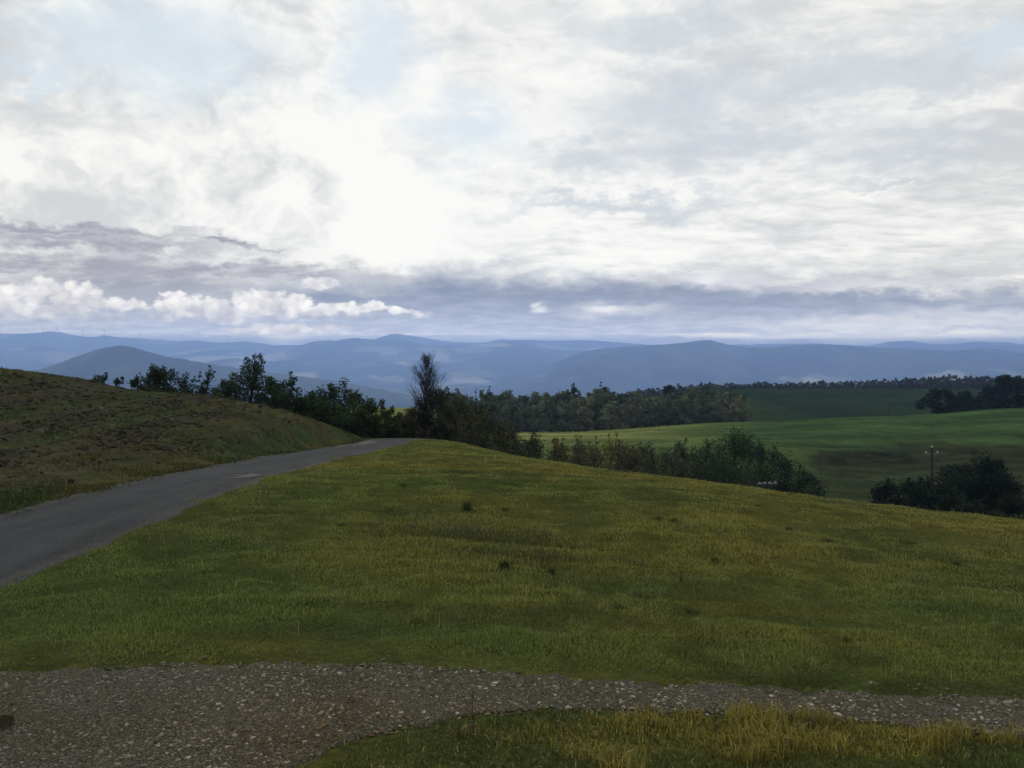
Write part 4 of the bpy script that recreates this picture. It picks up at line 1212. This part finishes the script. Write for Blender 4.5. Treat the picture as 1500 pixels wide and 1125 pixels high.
# ------------------------------------------------------------------ poles and wires
WOOD = solid('weathered_pole_wood', (.022, .020, .018), .9, .15, scale=6)
PORC = solid('white_porcelain', (.46, .46, .45), .4, .3, var=.05)
STEEL = solid('dull_steel', (.10, .10, .105), .7, .3)
WIRE = solid('line_wire', (.05, .05, .05), .5, .4, metal=.5)
def insulator(parent, x, y, z, s=1.0):
    mb = MB(); prof = [(0, .03), (.03, .07), (.06, .045), (.09, .085), (.12, .05), (.16, .09), (.20, .06), (.23, .03)]
    mb.tube([(x, y, z + a * s) for a, b in prof], [b * s for a, b in prof], 10)
    mb.build('insulator', PORC, parent, smooth=True)
def utility_pole(px, rtop, Y, label, ins=3, sc_=1.0, h=None):
    x = (px - HX) / F * Y; zb = gz1(x, Y); zt = col_z(px, rtop, Y); H = zt - zb
    root = empty('utility_pole', (x, Y, zb)); tag(root, label, 'utility pole')
    mb = MB(); mb.tube([(0, 0, -.5), (0, 0, H * .5), (0, 0, H - .15)], [.15, .125, .10], 10); mb.build('pole', WOOD, root)
    k = Y / F
    if ins == 3:
        mb = MB(); mb.box((0, .02, H - .95), (.9 * sc_ * 1.9, .10, .12)); mb.tube([(-.55, .02, H - .9), (0, .02, H - 1.5)], [.025, .025], 5); mb.tube([(.55, .02, H - .9), (0, .02, H - 1.5)], [.025, .025], 5)
        mb.build('crossarm', STEEL, root)
        tips = [(-.72, 0, H - .88), (.72, 0, H - .84), (0, 0, H - .15)]
    else:
        mb = MB(); mb.box((0, .02, H - .35), (.5, .10, .10)); mb.build('crossarm', STEEL, root)
        tips = [(0, 0, H - .15)]
    for t in tips: insulator(root, t[0], t[1], t[2], sc_ * 1.1)
    return [Vector((x + t[0], Y + t[1], zb + t[2] + .3)) for t in tips]
pole_a = utility_pole(1365, 654, 104, 'wooden utility pole with three white insulators among dark bushes')
pole_b = utility_pole(938, 597, 246, 'utility pole with one white insulator against the wood', 1, 1.5)
pole_c = utility_pole(760, 600, 250, 'slim utility pole at the near end of the wood, above the crest', 1, 1.2)
pole_d = utility_pole(1302, 586, 330, 'distant utility pole with pale top in the dark green field', 1, 1.1)
# strain pole whose head shows over the meadow crest
def strain_pole():
    Y = 92; px = 1124; x = (px - HX) / F * Y; zb = gz1(x, Y); zt = col_z(px, 707, Y); H = zt - zb
    root = empty('utility_pole', (x, Y, zb)); tag(root, 'utility pole head with a row of four white insulators over the meadow crest', 'utility pole')
    mb = MB(); mb.tube([(0, 0, -.5), (0, 0, H - .1)], [.15, .12], 10); mb.build('pole', WOOD, root)
    mb = MB(); mb.box((0, 0, H - .14), (2.3, .10, .10)); mb.build('crossarm', STEEL, root)
    tips = []
    for u, dr in ((-.86, .0), (-.33, .04), (.28, .04), (.88, .07)):
        m2 = MB(); prof = [(-.16, .03), (-.12, .075), (-.07, .05), (-.02, .085), (.03, .05), (.08, .08), (.13, .05), (.16, .03)]
        m2.tube([(u + a * .95, -.02, H - .03 + dr) for a, b in prof], [b * .62 for a, b in prof], 10)
        m2.build('insulator', PORC, root, smooth=True); tips.append(Vector((x + u, Y, zb + H - .03 + dr)))
    return tips
pole_e = strain_pole()
def wire(a, b, label, sag=.012, rad=.012):
    n = 26; L = (b - a).length; mb = MB()
    mid = (a + b) / 2; pts = [a.lerp(b, i / n) - mid - Vector((0, 0, sag * L * 4 * (i / n) * (1 - i / n))) for i in range(n + 1)]
    mb.tube(pts, [rad] * (n + 1), 5); o = mb.build('overhead_wire', WIRE, loc=mid); tag(o, label, 'wire')
wire(pole_c[0], pole_b[0], 'thin wire slung between the two slim poles before the wood', .006, .02)
wire(pole_b[0], pole_d[0], 'thin wire running from the wood to the distant pole in the field', .008, .02)
wire(pole_e[3], pole_a[0], 'lower wire from the four-insulator pole to the pole in the bushes', .012, .007)
wire(pole_e[2], pole_a[2], 'upper wire from the four-insulator pole to the pole in the bushes', .010, .007)

# square stone at the edge of the track
def marker_stone():
    g = on_ground(9, 1065)
    bm = bmesh.new(); bmesh.ops.create_cube(bm, size=1)
    bmesh.ops.bevel(bm, geom=bm.edges[:], offset=.12, segments=2, affect='EDGES')
    bmesh.ops.subdivide_edges(bm, edges=bm.edges[:], cuts=2, use_grid_fill=True)
    for v in bm.verts:
        n = fbm(np.array([v.co.x * 4 + 9]), np.array([v.co.y * 4 + v.co.z * 5]), 3, 3)[0] - .5
        v.co *= 1 + n * .22
        v.co = Vector((v.co.x * .085, v.co.y * .075, v.co.z * .105 + .045))
    me = bpy.data.meshes.new('marker_stone'); bm.to_mesh(me); bm.free()
    me.materials.append(solid('brown_stone', (.045, .040, .026), .95, .1, scale=20, bump=.4))
    o = bpy.data.objects.new('marker_stone', me); col.objects.link(o); o.location = g; o.rotation_euler = (0, .05, .3)
    tag(o, 'squarish dark brown stone at the outer edge of the gravel', 'stone')
marker_stone()

# ------------------------------------------------------------------ weeds
STEM = solid('weed_stem', (.060, .045, .025), .9, .1)
WLEAF = leafy('weed_leaves', .3, vary=.15)
def dock(px, r, hpx, label, seed, nleaf=7, brown=.3, name='weed', lean=0.0):
    g = on_ground(px, r); Y = g[1]; H = hpx / F * Y; rr = random.Random(seed)
    root = empty(name, g); tag(root, label, 'weed')
    pts = [Vector((lean * H * t * t + .02 * H * math.sin(t * 7), 0, H * t)) for t in (0, .25, .5, .75, 1)]
    mb = MB(); mb.tube([p - Vector((0, 0, .01)) if i == 0 else p for i, p in enumerate(pts)], [.004, .0035, .003, .0025, .0015], 6); mb.build('stem', STEM, root)
    for i in range(nleaf):
        t = .12 + .84 * i / max(1, nleaf - 1); p = pts[0].lerp(pts[-1], t); th = rr.uniform(0, 6.28); ln = H * rr.uniform(.16, .26) * (1.15 - .45 * t)
        d = Vector((math.cos(th), math.sin(th) * .6, rr.uniform(.25, .9))).normalized(); s = d.cross(Vector((0, 0, 1))).normalized() if abs(d.z) < .99 else Vector((1, 0, 0))
        V = []; m = 5
        for k in range(m + 1):
            q = k / m; wv = math.sin(math.pi * min(1, q * .93 + .05)) * ln * .24
            c = p + d * ln * q + Vector((0, 0, -.3 * ln * q * q))
            V += [c - s * wv, c + Vector((0, 0, -.1 * wv)), c + s * wv]
        Q = []
        for k in range(m):
            a = 3 * k; Q += [(a, a + 1, a + 4, a + 3), (a + 1, a + 2, a + 5, a + 4)]
        cc = np.array([.030, .034, .014]) * (1 - brown) + np.array([.060, .030, .016]) * brown
        mesh_obj('leaf', V, mat=WLEAF, parent=root, quads=np.array(Q), colors=np.repeat((cc * rr.uniform(.7, 1.3))[None], len(V), 0), smooth=True)
dock(693, 1079, 66, 'tall brown dock stalk with drooping dark leaves at the gravel edge', 3, 8, .6)
dock(672, 1078, 24, 'short leafy weed at the foot of the tall dock stalk', 4, 6, .3)
dock(728, 1084, 34, 'dark green weed just along the verge from the tall dock', 6, 8, .1)
dock(1047, 1078, 46, 'dark upright weed among golden grass at the track edge', 8, 7, .5)
dock(952, 1076, 40, 'brownish weed in golden grass, between the dock and the tall dark weed', 9, 8, .5)
dock(1428, 1105, 46, 'bushy dark weed on the verge where the golden grass thins', 12, 12, .2)
dock(1365, 1088, 30, 'small dark weed at the gravel edge beside the bushy weed', 13, 9, .2)
dock(1160, 1068, 30, 'low rust-brown weed at the lip of the verge', 14, 9, .7)

# tussocks that stand darker than the meadow
def tuft(px, r, hpx, wpx, label, seed, group=None, c=(.056, .075, .027)):
    g = on_ground(px, r); Y = g[1]; H = hpx / F * Y; W = wpx / F * Y; q = np.random.default_rng(seed); n = 150 if wpx > 3 else 9
    x = q.normal(0, W * .24, n); y = q.normal(0, W * .24, n); h = H * q.uniform(.45, 1.1, n); th = q.uniform(0, 6.28, n); ph = q.uniform(0, 6.28, n); ln = h * q.uniform(.1, .6, n)
    w = max(.006, .0009 * Y) * q.uniform(.6, 1.2, n)
    bx, by = np.cos(th) * w / 2, np.sin(th) * w / 2; lx, ly = np.cos(ph) * ln, np.sin(ph) * ln; z = -.02 * np.ones(n)
    v = np.stack([np.stack([x - bx, y - by, z], -1), np.stack([x + bx, y + by, z], -1), np.stack([x + bx * .7 + lx * .35, y + by * .7 + ly * .35, h * .6], -1), np.stack([x - bx * .7 + lx * .35, y - by * .7 + ly * .35, h * .6], -1), np.stack([x + lx, y + ly, h], -1)], 1)
    b = np.arange(n)[:, None] * 5
    o = mesh_obj('grass_tuft', v.reshape(-1, 3), mat=GRASS, quads=b + np.array([0, 1, 2, 3]), tris=b + np.array([3, 2, 4]), colors=np.repeat(np.array(c)[None] * q.uniform(.6, 1.4, (n, 1)), 5, 0), loc=g)
    tag(o, label, 'grass tuft', group)
TG = 'dark tufts standing in the meadow grass'
for i, (px, r, hp, wp) in enumerate(((590, 712, 7, 12), (740, 748, 8, 14), (965, 762, 9, 22), (988, 764, 7, 18), (1203, 814, 8, 16), (1047, 822, 9, 12), (1334, 797, 6, 26), (1214, 793, 6, 20), (1400, 826, 6, 16),
                                      (1155, 776, 6, 10), (905, 892, 12, 30), (1012, 898, 12, 22), (1240, 940, 10, 20), (872, 928, 10, 24), (610, 912, 8, 30), (500, 770, 6, 14), (880, 808, 5, 12), (1110, 742, 5, 10))):
    tuft(px, r, hp * .7, wp * .9, 'dark grass tuft standing above the short meadow grass', 40 + i, TG)
tuft(739, 832, 12, 15, 'small blackish clump in the middle of the meadow below the pale flowers', 80, None, (.022, .028, .014))
tuft(807, 842, 14, 16, 'spiky dark tussock just beyond the blackish clump', 81)
tuft(685, 748, 18, 14, 'tall dark thistle-like tuft at the upper edge of the pale flowers', 82)
tuft(998, 852, 20, 1.0, 'single thin dark stalk standing alone in the open meadow', 83, None, (.03, .03, .014))

# pale seed heads and flowers in the middle of the meadow
def flowers():
    n = 110; px = rng.normal(690, 66, n); r = 790 + (px - 690) * .16 + rng.normal(0, 13, n); V = []; T = []; C = []
    stems = []
    P = [on_ground(float(a), float(b)) for a, b in zip(px, r)]
    for g in P:
        if g is None: continue
        h = random.uniform(.10, .28); x, y, z = g; x += 0; s = random.uniform(.005, .010); o = len(V)
        top = Vector((x + random.gauss(0, .03), y + random.gauss(0, .03), z + h))
        for vv in IV: V.append(top + Vector(vv) * s)
        T += [tuple(int(i) + o for i in t) for t in IT]; C += [np.array([.22, .23, .18]) * random.uniform(.6, 1.2)] * len(IV)
        o = len(V); V += [Vector((x - .003, y, z - .01)), Vector((x + .003, y, z - .01)), top]; T.append((o, o + 1, o + 2)); C += [np.array([.05, .055, .03])] * 3
    ob = mesh_obj('wildflowers', np.array([v[:] for v in V]), mat=leafy('flower_heads', .3, vary=0), tris=np.array(T), colors=np.array(C))
    tag(ob, 'pale seed heads scattered over the grey-green middle of the meadow', 'wildflowers', kind='stuff')
    # the grey-green herbs they grow from
    n = 4200; px = rng.normal(710, 95, n); r = 790 + (px - 690) * .13 + rng.normal(0, 20, n)
    P = np.array([[(a - HX) / F, -(b - HY) / F] for a, b in zip(px, r)])
    Yg = np.array([on_ground(float(a), float(b))[1] for a, b in zip(px[::60], r[::60])]); 
    Yf = np.interp(r, np.sort(r[::60]), Yg[np.argsort(r[::60])])
    x = P[:, 0] * Yf; y = Yf
    blades('meadow_herbs', x, y, rng.uniform(.05, .15, n), rng.uniform(.007, .014, n), np.array([.062, .070, .036]) * rng.uniform(.6, 1.4, (n, 1)), GRASS, .6, 'grey-green herbs under the pale seed heads in the meadow', 'herbs')
flowers()

# ------------------------------------------------------------------ wind turbines on the far ridge
TBACKLIT = solid('turbine_backlit_grey', (.30, .32, .35), .5, .3, var=.05)  # white turbines darkened to grey, their backlit shade put into the colour
def turbine():
    root = empty('wind_turbine', (0, 0, -900)); tag(root, 'tiny pale wind turbine on the farthest hazy ridge', 'wind turbine', 'wind turbines along the far ridge')
    mb = MB(); mb.tube([(0, 0, -20), (0, 0, 70), (0, 0, 135)], [4.5, 4, 3.2], 10); mb.build('tower', TBACKLIT, root, smooth=True)
    mb = MB(); mb.tube([(0, -4, 136), (0, -2, 136.5), (0, 5, 136.5), (0, 7, 136)], [.6, 2, 2, 1.2], 8); mb.build('nacelle', TBACKLIT, root, smooth=True)
    mb = MB()
    for k in range(3):
        th = math.radians(20 + 120 * k); d = Vector((math.sin(th), 0, math.cos(th)))
        mb.tube([Vector((0, -5, 136)) + d * q for q in (0, 4, 30, 62)], [2, 3, 2.2, 1], 6)
    mb.build('rotor', TBACKLIT, root, smooth=True)
    return root
tb = turbine(); yc_, zc_, P_ = R_far
for i, px in enumerate((63, 83, 121, 153, 205, 265, 290, 314, 333)):
    yy = float(np.interp(px, P_, yc_)); zz = float(np.interp(px, P_, zc_))
    o = tb if i == 0 else copy_tree(tb)
    o.location = ((px - HX) / F * yy, yy, zz - 4); o.rotation_euler = (0, 0, random.uniform(-.5, .5)); o.scale = (1, 1, 1)
    for ch in [k for k in bpy.data.objects if k.parent == o and k.name.startswith('rotor')]: ch.rotation_euler = (0, 0, 0)
